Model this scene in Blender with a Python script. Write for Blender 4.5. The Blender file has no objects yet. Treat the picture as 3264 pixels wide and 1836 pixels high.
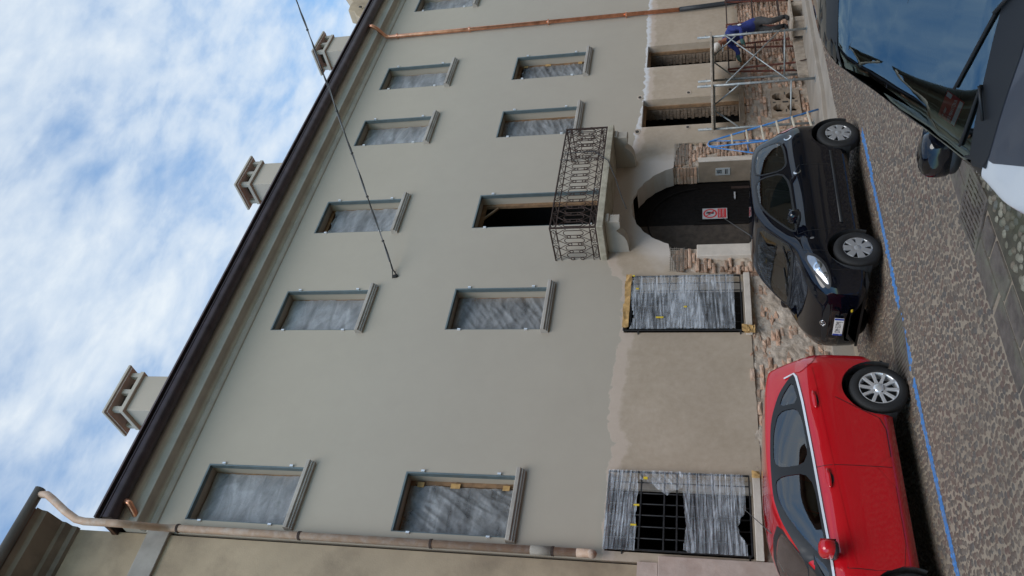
import bpy, bmesh, math, random
import numpy as np
from mathutils import Vector, Matrix, noise
from mathutils.geometry import delaunay_2d_cdt
from mathutils.bvhtree import BVHTree
random.seed(7); rng = np.random.default_rng(7)
R = math.radians
sc = bpy.context.scene
C = sc.collection

# ------------------------------------------------------------------ camera (portrait shot stored on its side)
CAM = Vector((0.0, -10.9, 2.18))
def cam_basis(yaw, pitch, roll):
    fw = Vector((math.sin(yaw)*math.cos(pitch), math.cos(yaw)*math.cos(pitch), math.sin(pitch)))
    rt = Vector((math.cos(yaw), -math.sin(yaw), 0)); up = rt.cross(fw)
    return fw, math.cos(roll)*rt+math.sin(roll)*up, -math.sin(roll)*rt+math.cos(roll)*up
fw, rt, up = cam_basis(R(43.2883), R(13.6112), R(-0.8981))
cam_d = bpy.data.cameras.new('camera'); cam = bpy.data.objects.new('camera', cam_d); C.objects.link(cam)
cam.matrix_world = Matrix(((-up.x, rt.x, -fw.x, CAM.x), (-up.y, rt.y, -fw.y, CAM.y), (-up.z, rt.z, -fw.z, CAM.z), (0, 0, 0, 1)))
cam_d.sensor_fit = 'HORIZONTAL'; cam_d.sensor_width = 36; cam_d.lens = 36*2624.07/3264
cam_d.clip_start = 0.05; cam_d.clip_end = 3000
sc.camera = cam

# ------------------------------------------------------------------ sky and sun
SUN_EL, SUN_AZ = R(48), R(-140)
w = bpy.data.worlds.new('World'); sc.world = w; w.use_nodes = True
nt = w.node_tree; nt.nodes.clear()
def N(nt, t, **kw):
    n = nt.nodes.new(t)
    for k, v in kw.items():
        if k.startswith('i_'):
            key = k[2:]; key = int(key) if key.isdigit() else key.replace('_', ' ')
            n.inputs[key].default_value = v
        else: setattr(n, k, v)
    return n
def L(nt, a, b): nt.links.new(a, b)
def mth(nt, op, a, b=None, c=None, clamp=False):
    n = nt.nodes.new('ShaderNodeMath'); n.operation = op; n.use_clamp = clamp
    for i, v in enumerate((a, b, c)):
        if v is None: continue
        if isinstance(v, (int, float)): n.inputs[i].default_value = v
        else: nt.links.new(v, n.inputs[i])
    return n.outputs[0]
def ramp(nt, fac, pts, interp='LINEAR'):
    n = nt.nodes.new('ShaderNodeValToRGB'); e = n.color_ramp.elements; n.color_ramp.interpolation = interp
    while len(e) < len(pts): e.new(0.5)
    for el, (p, c) in zip(e, pts):
        el.position = p; el.color = (*c, 1) if isinstance(c, tuple) else (c, c, c, 1)
    nt.links.new(fac, n.inputs[0]); return n.outputs[0]
def mixc(nt, fac, a, b, blend='MIX'):
    n = nt.nodes.new('ShaderNodeMix'); n.data_type = 'RGBA'; n.blend_type = blend
    if isinstance(fac, (int, float)): n.inputs[0].default_value = fac
    else: nt.links.new(fac, n.inputs[0])
    for i, v in ((6, a), (7, b)):
        if isinstance(v, tuple): n.inputs[i].default_value = (*v, 1)
        else: nt.links.new(v, n.inputs[i])
    return n.outputs[2]
def noise_n(nt, vec, scale, detail=4, rough=.55, dist=0.0):
    n = N(nt, 'ShaderNodeTexNoise', i_Scale=scale, i_Detail=detail, i_Roughness=rough, i_Distortion=dist)
    nt.links.new(vec, n.inputs['Vector']); return n.outputs[0]
sky = N(nt, 'ShaderNodeTexSky', sky_type='NISHITA', sun_disc=False, sun_elevation=SUN_EL, sun_rotation=SUN_AZ, air_density=1.3, dust_density=.6, ozone_density=2.0)
tc = N(nt, 'ShaderNodeTexCoord')
sep = N(nt, 'ShaderNodeSeparateXYZ'); L(nt, tc.outputs['Generated'], sep.inputs[0])
zc = mth(nt, 'ADD', mth(nt, 'MAXIMUM', sep.outputs[2], 0.0), 0.22)
cx = mth(nt, 'DIVIDE', sep.outputs[0], zc); cy = mth(nt, 'DIVIDE', sep.outputs[1], zc)
comb = N(nt, 'ShaderNodeCombineXYZ'); L(nt, cx, comb.inputs[0]); L(nt, cy, comb.inputs[1])
mp = N(nt, 'ShaderNodeMapping'); L(nt, comb.outputs[0], mp.inputs[0]); mp.inputs['Rotation'].default_value = (0, 0, R(25)); mp.inputs['Scale'].default_value = (1.0, 1.7, 1)
n1 = noise_n(nt, mp.outputs[0], 1.1, 3, .5, .3)
n2 = noise_n(nt, mp.outputs[0], 5.8, 6, .55, .35)
n3 = noise_n(nt, mp.outputs[0], 17, 4, .55, .2)
cov = mth(nt, 'ADD', mth(nt, 'MULTIPLY', n1, 1.0), mth(nt, 'MULTIPLY', n2, .75))
cov = mth(nt, 'ADD', cov, mth(nt, 'MULTIPLY', n3, .30))
CLOUD = ramp(nt, mth(nt, 'ADD', mth(nt, 'MULTIPLY', cov, .5), mth(nt, 'MULTIPLY', mth(nt, 'SUBTRACT', sep.outputs[0], .5), .11)), [(.375, .05), (.455, .35), (.53, .70), (.64, .96)])
shade = ramp(nt, mth(nt, 'ADD', mth(nt, 'MULTIPLY', n2, .6), mth(nt, 'MULTIPLY', n3, .4)), [(.30, (4.2, 5.0, 5.9)), (.66, (5.6, 6.05, 6.4))])
skyc = mixc(nt, 1.0, sky.outputs[0], (.80, 1.2, 1.42), 'MULTIPLY')
colr = mixc(nt, CLOUD, skyc, shade)
bg = N(nt, 'ShaderNodeBackground', i_Strength=0.10); L(nt, colr, bg.inputs[0])
wo = N(nt, 'ShaderNodeOutputWorld'); L(nt, bg.outputs[0], wo.inputs[0])
sd = bpy.data.lights.new('sun', 'SUN'); sd.energy = 1.5; sd.angle = R(40); sd.color = (1, .93, .84)
sun = bpy.data.objects.new('sun', sd); C.objects.link(sun)
sdir = Vector((math.sin(SUN_AZ)*math.cos(SUN_EL), math.cos(SUN_AZ)*math.cos(SUN_EL), math.sin(SUN_EL)))
sun.rotation_euler = sdir.to_track_quat('Z', 'Y').to_euler(); sun.location = (0, -20, 30)
vs = sc.view_settings; vs.view_transform = 'Standard'; vs.look = 'None'; vs.exposure = 0.62; vs.gamma = 1; vs.use_curve_mapping = False

# ------------------------------------------------------------------ helpers
def tag(o, label=None, cat=None, group=None, kind=None):
    if label: o['label'] = label
    if cat: o['category'] = cat
    if group: o['group'] = group
    if kind: o['kind'] = kind
    return o
def empty(name, loc=(0, 0, 0), rz=0, parent=None):
    o = bpy.data.objects.new(name, None); C.objects.link(o); o.location = loc; o.rotation_euler = (0, 0, rz); o.empty_display_size = .1
    if parent: o.parent = parent
    return o
def link(name, me, mat, parent=None, smooth=False):
    if mat is not None and not me.materials: me.materials.append(mat)
    if smooth:
        me.polygons.foreach_set('use_smooth', [True]*len(me.polygons))
    o = bpy.data.objects.new(name, me); C.objects.link(o)
    if parent: o.parent = parent
    return o
class MB:
    def __init__(s): s.v = []; s.f = []
    def add(s, vs, fs):
        b = len(s.v); s.v += [tuple(p) for p in vs]; s.f += [tuple(i+b for i in f) for f in fs]; return s
    def box(s, x0, x1, y0, y1, z0, z1, M=None):
        vs = [Vector(p) for p in ((x0,y0,z0),(x1,y0,z0),(x1,y1,z0),(x0,y1,z0),(x0,y0,z1),(x1,y0,z1),(x1,y1,z1),(x0,y1,z1))]
        if M: vs = [M @ p for p in vs]
        return s.add(vs, [(0,3,2,1),(4,5,6,7),(0,1,5,4),(1,2,6,5),(2,3,7,6),(3,0,4,7)])
    def bar(s, a, b, w, h=None, upv=(0, 0, 1)):
        a = Vector(a); b = Vector(b); h = h or w; d = (b-a).normalized(); u = Vector(upv)
        if abs(d.dot(u)) > .99: u = Vector((0, 1, 0))
        x = d.cross(u).normalized(); z = x.cross(d); vs = []
        for p in (a, b):
            for i, j in ((-1,-1),(1,-1),(1,1),(-1,1)): vs.append(p+x*w/2*i+z*h/2*j)
        return s.add(vs, [(3,2,1,0),(4,5,6,7),(0,1,5,4),(1,2,6,5),(2,3,7,6),(3,0,4,7)])
    def tube(s, pts, r, n=8, closed=False, cap=True):
        pts = [Vector(p) for p in pts]; m = len(pts); rs = r if isinstance(r, (list, tuple)) else [r]*m
        u = None; vs = []; fs = []
        for i, p in enumerate(pts):
            if closed: d = pts[(i+1) % m]-pts[i-1]
            else: d = pts[min(i+1, m-1)]-pts[max(i-1, 0)]
            d.normalize()
            if u is None:
                u = d.orthogonal().normalized()
            u = (u-d*u.dot(d)).normalized(); v = d.cross(u)
            for k in range(n):
                a = 2*math.pi*(k+.5)/n; vs.append(p+(u*math.cos(a)+v*math.sin(a))*rs[i])
        for i in range(m if closed else m-1):
            j = (i+1) % m
            for k in range(n): fs.append((i*n+k, i*n+(k+1) % n, j*n+(k+1) % n, j*n+k))
        if cap and not closed: fs += [tuple(range(n-1, -1, -1)), tuple((m-1)*n+k for k in range(n))]
        return s.add(vs, fs)
    def prism(s, poly, y0, y1, axis='y'):
        n = len(poly)
        def P(a, b, c): return {'y': (a, c, b), 'x': (c, a, b), 'z': (a, b, c)}[axis]
        vs = [P(a, b, y0) for a, b in poly]+[P(a, b, y1) for a, b in poly]
        fs = [tuple(range(n)), tuple(range(2*n-1, n-1, -1))]+[(i, i+n, (i+1) % n+n, (i+1) % n) for i in range(n)]
        return s.add(vs, fs)
    def lathe(s, prof, n=24, M=None, close=False):   # prof (r, h), axis = local z
        vs = []; fs = []; m = len(prof)
        for r, h in prof:
            for k in range(n):
                a = 2*math.pi*k/n; p = Vector((r*math.cos(a), r*math.sin(a), h)); vs.append(M @ p if M else p)
        for i in range(m if close else m-1):
            j = (i+1) % m
            for k in range(n): fs.append((i*n+k, i*n+(k+1) % n, j*n+(k+1) % n, j*n+k))
        return s.add(vs, fs)
    def mesh(s, name='m', fix=True):
        me = bpy.data.meshes.new(name); me.from_pydata(s.v, [], s.f)
        if fix:
            bm = bmesh.new(); bm.from_mesh(me); bmesh.ops.recalc_face_normals(bm, faces=bm.faces); bm.to_mesh(me); bm.free()
        me.update(); return me
    def build(s, name, mat, parent=None, smooth=False, bevel=0, fix=True):
        o = link(name, s.mesh(name, fix), mat, parent, smooth)
        if bevel:
            b = o.modifiers.new('bevel', 'BEVEL'); b.width = bevel; b.segments = 2; b.limit_method = 'ANGLE'; b.angle_limit = R(35); b.harden_normals = False
        return o
def box(name, mat, parent, *a, bevel=0): return MB().box(*a).build(name, mat, parent, bevel=bevel)
def fbm(p, s=1.0, o=4):
    return noise.fractal(Vector(p)*s, 1.0, 2.0, o)

# ------------------------------------------------------------------ materials
MATS = {}
def mat(name, col=(.5, .5, .5), rough=.6, metal=0, spec=.5, var=.0, vscale=6, bump=0, bscale=60, coat=0, island=0.0, dirt=None, dscale=1.5, damt=.5):
    m = bpy.data.materials.new(name); m.use_nodes = True; nt = m.node_tree; b = nt.nodes['Principled BSDF']
    b.inputs['Base Color'].default_value = (*col, 1); b.inputs['Roughness'].default_value = rough; b.inputs['Metallic'].default_value = metal
    b.inputs['Specular IOR Level'].default_value = spec; b.inputs['Coat Weight'].default_value = coat; b.inputs['Coat Roughness'].default_value = .04; b.inputs['Coat IOR'].default_value = 1.65
    tc = N(nt, 'ShaderNodeTexCoord'); c = None
    if var or dirt:
        nz = noise_n(nt, tc.outputs['Object'], vscale, 5)
        lo = tuple(x*(1-var) for x in col); hi = tuple(min(1, x*(1+var)) for x in col)
        c = ramp(nt, nz, [(.3, lo), (.7, hi)])
        if dirt:
            nd = noise_n(nt, tc.outputs['Object'], dscale, 6, .62)
            c = mixc(nt, mth(nt, 'MULTIPLY', ramp(nt, nd, [(.46, 0.0), (.66, 1.0)]), damt), c, dirt)
    if island:
        g = N(nt, 'ShaderNodeNewGeometry')
        v = ramp(nt, g.outputs['Random Per Island'], [(0, 1-island), (1, 1+island)])
        c = mixc(nt, 1.0, c if c is not None else tuple(col), v, 'MULTIPLY')
    if c is not None: L(nt, c, b.inputs['Base Color'])
    if bump:
        bn = N(nt, 'ShaderNodeBump', i_Strength=bump, i_Distance=.02); L(nt, noise_n(nt, tc.outputs['Object'], bscale, 6, .6), bn.inputs['Height']); L(nt, bn.outputs[0], b.inputs['Normal'])
    MATS[name] = m; return m
M = MATS
mat('render_grey', (.395, .345, .285), .9, var=.05, vscale=1.2, bump=.12, bscale=120)
mat('cornice', (.41, .37, .315), .85, var=.07, vscale=2.5, bump=.1, bscale=60, dirt=(.22, .2, .175), dscale=1.2, damt=.35)
mat('cornice_white', (.45, .43, .40), .8, var=.05, vscale=3, bump=.08)
mat('gutter', (.055, .040, .044), .38, metal=.6, var=.3, vscale=4, dirt=(.06, .04, .04), dscale=3)
mat('roof_tile', (.2, .09, .05), .85, var=.3, vscale=5)
mat('metal_frame', (.12, .15, .155), .45, metal=.25, var=.12, vscale=8)
mat('sill', (.36, .325, .285), .8, var=.12, vscale=4, bump=.15, bscale=40, dirt=(.2, .17, .15), dscale=2.5, damt=.5)
mat('wood', (.23, .135, .07), .75, var=.3, vscale=9, dirt=(.13, .08, .05), dscale=5)
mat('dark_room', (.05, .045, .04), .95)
mat('iron', (.02, .019, .02), .6, metal=.3, var=.4, vscale=20, bump=.2, bscale=90)
mat('rust_iron', (.045, .026, .02), .8, metal=.2, var=.4, vscale=25, bump=.3, bscale=120)
mat('copper', (.72, .33, .20), .33, metal=.9, var=.16, vscale=7, dirt=(.36, .14, .08), dscale=5, damt=.6)
mat('black_pipe', (.02, .022, .026), .6, var=.3, vscale=20)
mat('painted_pipe', (.42, .275, .19), .6, var=.12, vscale=6, dirt=(.6, .55, .5), dscale=7, damt=.35)
mat('balcony_stone', (.36, .32, .245), .9, var=.2, vscale=6, bump=.4, bscale=30, dirt=(.17, .15, .11), dscale=4, damt=.6)
mat('corbel', (.38, .335, .28), .9, var=.08, vscale=4, bump=.2, bscale=30)
mat('mortar_shaded', (.20, .15, .11), .95, var=.3, vscale=8, bump=.8, bscale=28)  # darker mortar copy for inside the open windows, recess shade put into the colour
mat('tile_brown', (.085, .06, .062), .5, var=.3, vscale=5)
mat('panel_grey', (.36, .37, .37), .5)
mat('jamb_stone', (.24, .185, .135), .85, var=.18, vscale=5, bump=.3, bscale=30, dirt=(.2, .155, .11), dscale=3, damt=.6)
mat('jamb_face', (.55, .48, .41), .85, var=.1, vscale=5, bump=.3, bscale=30)
mat('door_wood', (.008, .0065, .006), .7, spec=.15, var=.4, vscale=14, bump=.3, bscale=60)
mat('door_dusty', (.055, .042, .032), .9, var=.35, vscale=8, bump=.5, bscale=30)
mat('brick', (.50, .305, .205), .92, bump=.7, bscale=45, var=.22, vscale=9, island=.28, dirt=(.55, .46, .37), dscale=3.0, damt=.75)
mat('mortar', (.47, .39, .315), .95, var=.25, vscale=7, bump=.9, bscale=28, dirt=(.33, .25, .18), dscale=2.5, damt=.7)
mat('cement', (.30, .265, .225), .9, var=.18, vscale=4, bump=.3, bscale=40, dirt=(.19, .155, .12), dscale=2)
mat('scaffold', (.30, .33, .34), .5, metal=.4, var=.3, vscale=12, dirt=(.45, .42, .38), dscale=6)
mat('plank', (.36, .30, .24), .85, var=.3, vscale=8, bump=.3, bscale=30)
mat('ladder_blue', (.03, .16, .42), .5, var=.2, vscale=10, dirt=(.4, .42, .42), dscale=7, damt=.35)
mat('ladder_rung', (.52, .47, .38), .6, var=.1)
mat('rubber', (.012, .012, .013), .75, bump=.15, bscale=80)
mat('black_plastic', (.014, .015, .017), .5, bump=.05, bscale=300)
mat('interior', (.02, .021, .023), .8)
mat('sign_white_shaded', (.42, .42, .42), .6)  # aged white, with the doorway's shade also put into the colour
mat('satin', (.72, .73, .76), .25, metal=.3)
mat('chrome', (.75, .76, .78), .12, metal=1)
mat('alloy', (.70, .71, .73), .32, metal=.55)
mat('hubcap', (.42, .43, .45), .35, metal=.5)
mat('red_paint', (.48, .004, .010), .4, coat=1.0, spec=.1)
mat('black_paint', (.002, .0026, .006), .4, coat=1.0, spec=0.0).node_tree.nodes['Principled BSDF'].inputs['Coat IOR'].default_value = 1.6
mat('white_paint', (.68, .69, .70), .3, coat=1.0)
mat('dark_panel', (.05, .055, .07), .42, coat=.3)
mat('lamp_glass', (.30, .31, .33), .15, coat=1, metal=.6)
mat('red_lens', (.45, .01, .015), .15, coat=1)
mat('white_print', (.8, .8, .8), .5)
mat('black_print', (.012, .012, .014), .5)
mat('red_print', (.5, .02, .025), .45)
mat('blue_print', (.012, .05, .36), .45)
mat('yellow', (.7, .5, .03), .5)
mat('tan_paper', (.48, .29, .11), .8, var=.25, vscale=12)
mat('terracotta', (.36, .275, .20), .9, var=.15, vscale=6, bump=.4, bscale=40, dirt=(.2, .13, .09), dscale=4)
mat('cable', (.03, .03, .03), .6)
mat('slab', (.105, .086, .073), .7, var=.35, vscale=9, bump=.7, bscale=22, dirt=(.15, .145, .10), dscale=2.6, damt=.75)
mat('line_blue', (.05, .175, .42), .8, var=.25, vscale=30, dirt=(.17, .18, .2), dscale=9, damt=.6)
mat('neighbour', (.36, .275, .185), .92, var=.12, vscale=1.6, bump=.2, bscale=40, dirt=(.17, .125, .085), dscale=.7, damt=.75)
mat('eaves_dark', (.20, .165, .13), .9, var=.2, vscale=2, dirt=(.07, .06, .05), dscale=1.1, damt=.7)
mat('gutter_brown', (.10, .085, .07), .6, var=.2, vscale=4)
mat('band_stone', (.30, .27, .24), .9, var=.15, vscale=3, dirt=(.16, .14, .12), dscale=1.2, damt=.7)
mat('pink_stone', (.44, .34, .29), .85, var=.1, vscale=7, bump=.2, bscale=40, dirt=(.33, .22, .17), dscale=2.2)
mat('opposite', (.33, .26, .18), .9, var=.1, vscale=1)
mat('shutter', (.05, .07, .055), .6)

def glass_mat(name, tint, refl=1.0, ior=1.95, gtint=(1, 1, 1)):
    m = bpy.data.materials.new(name); m.use_nodes = True; nt = m.node_tree; nt.nodes.clear()
    tr = N(nt, 'ShaderNodeBsdfTransparent', i_Color=(*tint, 1)); gl = N(nt, 'ShaderNodeBsdfGlossy', i_Roughness=.015)
    gl.inputs['Color'].default_value = (refl, refl, refl, 1)
    fr = N(nt, 'ShaderNodeFresnel', i_IOR=ior); mx = N(nt, 'ShaderNodeMixShader'); out = N(nt, 'ShaderNodeOutputMaterial')
    gl.inputs['Color'].default_value = (*gtint, 1); L(nt, fr.outputs[0], mx.inputs[0]); L(nt, tr.outputs[0], mx.inputs[1]); L(nt, gl.outputs[0], mx.inputs[2]); L(nt, mx.outputs[0], out.inputs[0])
    MATS[name] = m; return m
glass_mat('glass', (.82, .88, .86)); glass_mat('glass_dark', (.26, .28, .29), 1, 2.1); glass_mat('windscreen', (.72, .78, .77), 1, 3.2, (.74, .94, 1.0))
def sheet_mat(name, col, trans, rough=.28, rot=35):
    m = bpy.data.materials.new(name); m.use_nodes = True; nt = m.node_tree; b = nt.nodes['Principled BSDF']; out = nt.nodes['Material Output']
    tc = N(nt, 'ShaderNodeTexCoord'); P = tc.outputs['Object']
    mp = N(nt, 'ShaderNodeMapping'); L(nt, P, mp.inputs[0]); mp.inputs['Rotation'].default_value = (0, R(rot), 0); mp.inputs['Scale'].default_value = (1.2, 1, 4.5)
    st = noise_n(nt, mp.outputs[0], 1.1, 3, .5, .8); bl = noise_n(nt, P, 1.7, 3, .5); wr = noise_n(nt, P, 16, 4, .6, 2.0)
    v = mth(nt, 'ADD', mth(nt, 'MULTIPLY', st, .6), mth(nt, 'ADD', mth(nt, 'MULTIPLY', bl, .25), mth(nt, 'MULTIPLY', wr, .15)))
    L(nt, ramp(nt, v, [(.36, tuple(x*.86 for x in col)), (.52, col), (.66, tuple(min(1, x*1.18) for x in col))]), b.inputs['Base Color'])
    b.inputs['Roughness'].default_value = rough; b.inputs['Specular IOR Level'].default_value = .6
    t = N(nt, 'ShaderNodeBsdfTransparent', i_Color=(.9, .9, .9, 1)); mx = N(nt, 'ShaderNodeMixShader')
    L(nt, ramp(nt, v, [(.36, min(1, trans*1.5)), (.64, trans*.25)]), mx.inputs[0])
    L(nt, b.outputs[0], mx.inputs[1]); L(nt, t.outputs[0], mx.inputs[2]); L(nt, mx.outputs[0], out.inputs[0])
    bn = N(nt, 'ShaderNodeBump', i_Strength=.6, i_Distance=.015); L(nt, wr, bn.inputs['Height']); L(nt, bn.outputs[0], b.inputs['Normal'])
    MATS[name] = m
sheet_mat('sheet_pale', (.355, .35, .355), .30); sheet_mat('sheet_grey', (.29, .285, .28), .40, rot=-50)
def film_mat():
    m = bpy.data.materials.new('film'); m.use_nodes = True; nt = m.node_tree; b = nt.nodes['Principled BSDF']; out = nt.nodes['Material Output']
    b.inputs['Base Color'].default_value = (.72, .75, .80, 1); b.inputs['Roughness'].default_value = .25
    tc = N(nt, 'ShaderNodeTexCoord'); mp = N(nt, 'ShaderNodeMapping'); L(nt, tc.outputs['Object'], mp.inputs[0]); mp.inputs['Scale'].default_value = (1.3, 1, 23); mp.inputs['Rotation'].default_value = (0, R(5), 0)
    st = noise_n(nt, mp.outputs[0], 1.0, 4, .7, .6); bl = noise_n(nt, tc.outputs['Object'], 3.0, 4, .6)
    a = mth(nt, 'ADD', mth(nt, 'MULTIPLY', st, .75), mth(nt, 'MULTIPLY', bl, .35))
    t = N(nt, 'ShaderNodeBsdfTransparent'); mx = N(nt, 'ShaderNodeMixShader'); L(nt, ramp(nt, a, [(.42, .93), (.55, .78), (.66, .52), (.76, .12)]), mx.inputs[0])
    L(nt, b.outputs[0], mx.inputs[1]); L(nt, t.outputs[0], mx.inputs[2]); L(nt, mx.outputs[0], out.inputs[0]); MATS['film'] = m
film_mat()

# facade: grey paint above, raw plaster below, ragged edge between
def facade_mat():
    m = bpy.data.materials.new('facade'); m.use_nodes = True; nt = m.node_tree; b = nt.nodes['Principled BSDF']
    tc = N(nt, 'ShaderNodeTexCoord'); sp = N(nt, 'ShaderNodeSeparateXYZ'); P = tc.outputs['Object']; L(nt, P, sp.inputs[0])
    x, z = sp.outputs[0], sp.outputs[2]
    xr = mth(nt, 'DIVIDE', mth(nt, 'SUBTRACT', x, 5.0), 20.0)
    prof = [(5, 3.72), (6.5, 3.72), (6.95, 3.66), (7.2, 3.80), (8.0, 3.80), (8.8, 3.74), (9.1, 3.72), (10.45, 3.74), (10.5, 3.92), (10.75, 4.0), (11.0, 4.09), (14.0, 4.09), (14.2, 3.80), (15, 3.72), (16.2, 3.62), (18, 3.64), (21, 3.68), (25, 3.66)]
    h = ramp(nt, xr, [((a-5)/20, (v-3.4)) for a, v in prof])
    ra = noise_n(nt, P, 5.5, 5, .6); rb = noise_n(nt, P, 1.5, 2)
    hz = mth(nt, 'ADD', mth(nt, 'ADD', h, 3.4-.15), mth(nt, 'ADD', mth(nt, 'MULTIPLY', ra, .24), mth(nt, 'MULTIPLY', rb, .06)))
    d = mth(nt, 'SUBTRACT', hz, z)                       # >0 below the paint edge
    below = ramp(nt, mth(nt, 'ADD', mth(nt, 'MULTIPLY', d, 30.0), .5), [(.3, 0.0), (.7, 1.0)])
    g1 = noise_n(nt, P, .7, 4); g2 = noise_n(nt, P, 9, 6, .65)
    tw = noise_n(nt, P, 3.2, 6, .65, .5)
    paint = ramp(nt, mth(nt, 'ADD', mth(nt, 'MULTIPLY', g1, .55), mth(nt, 'MULTIPLY', tw, .45)), [(.3, (.378, .330, .268)), (.7, (.404, .353, .287))])
    pl = ramp(nt, noise_n(nt, P, 1.1, 6, .6), [(.28, (.35, .28, .205)), (.5, (.41, .33, .25)), (.75, (.48, .39, .305))])
    pits = ramp(nt, noise_n(nt, P, 26, 2, .5), [(.23, 1.0), (.27, 0.0)])
    pl = mixc(nt, mth(nt, 'MULTIPLY', ramp(nt, noise_n(nt, P, .55, 5, .65, .6), [(.48, 0.0), (.66, 1.0)]), .35), pl, (.30, .235, .175))
    pl = mixc(nt, mth(nt, 'MULTIPLY', pits, .6), pl, (.14, .1, .07))
    pl = mixc(nt, .35, pl, ramp(nt, g2, [(.3, (.33, .26, .19)), (.7, (.49, .40, .315))]))
    # lighter skim band just below the edge
    band = mth(nt, 'SUBTRACT', .34, mth(nt, 'ADD', d, mth(nt, 'MULTIPLY', rb, .16)))
    bandm = mth(nt, 'MULTIPLY', ramp(nt, mth(nt, 'MULTIPLY', band, 6), [(.1, 0.0), (.5, 1.0)]), .65)
    pl = mixc(nt, bandm, pl, (.53, .43, .355))
    # white filler on the right-hand stretch
    wf = mth(nt, 'MULTIPLY', ramp(nt, mth(nt, 'SUBTRACT', .14, d), [(.02, 0.0), (.1, 1.0)]), ramp(nt, mth(nt, 'SUBTRACT', x, 14.0), [(0.0, 0.0), (1.0, 1.0)]))
    pl = mixc(nt, mth(nt, 'MULTIPLY', wf, .85), pl, (.62, .62, .63))
    # pale new plaster round the arch
    dx = mth(nt, 'SUBTRACT', x, 12.45); dz = mth(nt, 'SUBTRACT', z, 2.5)
    rr = mth(nt, 'SQRT', mth(nt, 'ADD', mth(nt, 'MULTIPLY', dx, dx), mth(nt, 'MULTIPLY', dz, dz)))
    ring = ramp(nt, mth(nt, 'ADD', rr, mth(nt, 'MULTIPLY', ra, .5)), [(.0, 1.0), (.9, 1.0), (1.0, 0.0)])
    rm = ramp(nt, mth(nt, 'SUBTRACT', 2.3, mth(nt, 'ADD', rr, mth(nt, 'MULTIPLY', rb, .9))), [(.0, 0.0), (.35, 1.0)])
    pl = mixc(nt, mth(nt, 'MULTIPLY', rm, .8), pl, (.56, .50, .45))
    c = mixc(nt, below, paint, pl); L(nt, c, b.inputs['Base Color'])
    b.inputs['Roughness'].default_value = .92; b.inputs['Specular IOR Level'].default_value = .25
    bn = N(nt, 'ShaderNodeBump', i_Strength=.22, i_Distance=.02)
    hgt = mth(nt, 'ADD', mth(nt, 'MULTIPLY', noise_n(nt, P, 90, 4), .3), mth(nt, 'ADD', mth(nt, 'MULTIPLY', g2, mth(nt, 'MULTIPLY', below, .8)), mth(nt, 'MULTIPLY', noise_n(nt, P, 2.2, 3), .8)))
    L(nt, hgt, bn.inputs['Height']); L(nt, bn.outputs[0], b.inputs['Normal'])
    MATS['facade'] = m
facade_mat()
def cobble_mat(name, cols, mossy=0):
    m = bpy.data.materials.new(name); m.use_nodes = True; nt = m.node_tree; b = nt.nodes['Principled BSDF']
    g = N(nt, 'ShaderNodeNewGeometry'); tc = N(nt, 'ShaderNodeTexCoord'); oi = N(nt, 'ShaderNodeObjectInfo')
    k = len(cols); rnd = mth(nt, 'FRACT', mth(nt, 'ADD', g.outputs['Random Per Island'], oi.outputs['Random']))
    c = ramp(nt, rnd, [(i/k, q) for i, q in enumerate(cols)], 'CONSTANT')
    big = noise_n(nt, g.outputs['Position'], .55, 5, .6); fine = noise_n(nt, g.outputs['Position'], 70, 4)
    c = mixc(nt, mth(nt, 'MULTIPLY', ramp(nt, big, [(.45, 0.0), (.72, 1.0)]), .4), c, (.16, .13, .10))
    c = mixc(nt, 1, c, ramp(nt, fine, [(.3, .75), (.7, 1.2)]), 'MULTIPLY')
    if mossy: c = mixc(nt, mth(nt, 'MULTIPLY', ramp(nt, noise_n(nt, g.outputs['Position'], 2.5, 4), [(.45, 0.0), (.65, 1.0)]), .6), c, (.06, .065, .035))
    L(nt, c, b.inputs['Base Color']); b.inputs['Roughness'].default_value = .62
    bn = N(nt, 'ShaderNodeBump', i_Strength=.3, i_Distance=.01); L(nt, fine, bn.inputs['Height']); L(nt, bn.outputs[0], b.inputs['Normal'])
    MATS[name] = m
cobble_mat('cobble', [(.108, .084, .067), (.132, .104, .082), (.09, .075, .063), (.135, .093, .07), (.115, .084, .065), (.094, .082, .073), (.122, .08, .063), (.152, .122, .094)])
cobble_mat('mossy', [(.20, .18, .13), (.14, .14, .10), (.26, .24, .18), (.12, .12, .10), (.17, .14, .10)], 1)
def bed_mat():
    m = bpy.data.materials.new('bedding'); m.use_nodes = True; nt = m.node_tree; b = nt.nodes['Principled BSDF']
    g = N(nt, 'ShaderNodeNewGeometry'); P = g.outputs['Position']
    c = ramp(nt, noise_n(nt, P, 1.0, 6, .65), [(.3, (.205, .163, .12)), (.5, (.28, .226, .168)), (.72, (.345, .282, .213))])
    c = mixc(nt, .4, c, ramp(nt, noise_n(nt, P, 35, 5), [(.3, (.185, .147, .107)), (.7, (.365, .30, .228))]))
    L(nt, c, b.inputs['Base Color']); b.inputs['Roughness'].default_value = .95
    bn = N(nt, 'ShaderNodeBump', i_Strength=.6, i_Distance=.02); L(nt, noise_n(nt, P, 50, 5), bn.inputs['Height']); L(nt, bn.outputs[0], b.inputs['Normal'])
    MATS['bedding'] = m
bed_mat()
mat('soil', (.075, .064, .046), .95, var=.4, vscale=8, bump=.5, bscale=40, dirt=(.05, .06, .025), dscale=2)

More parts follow.
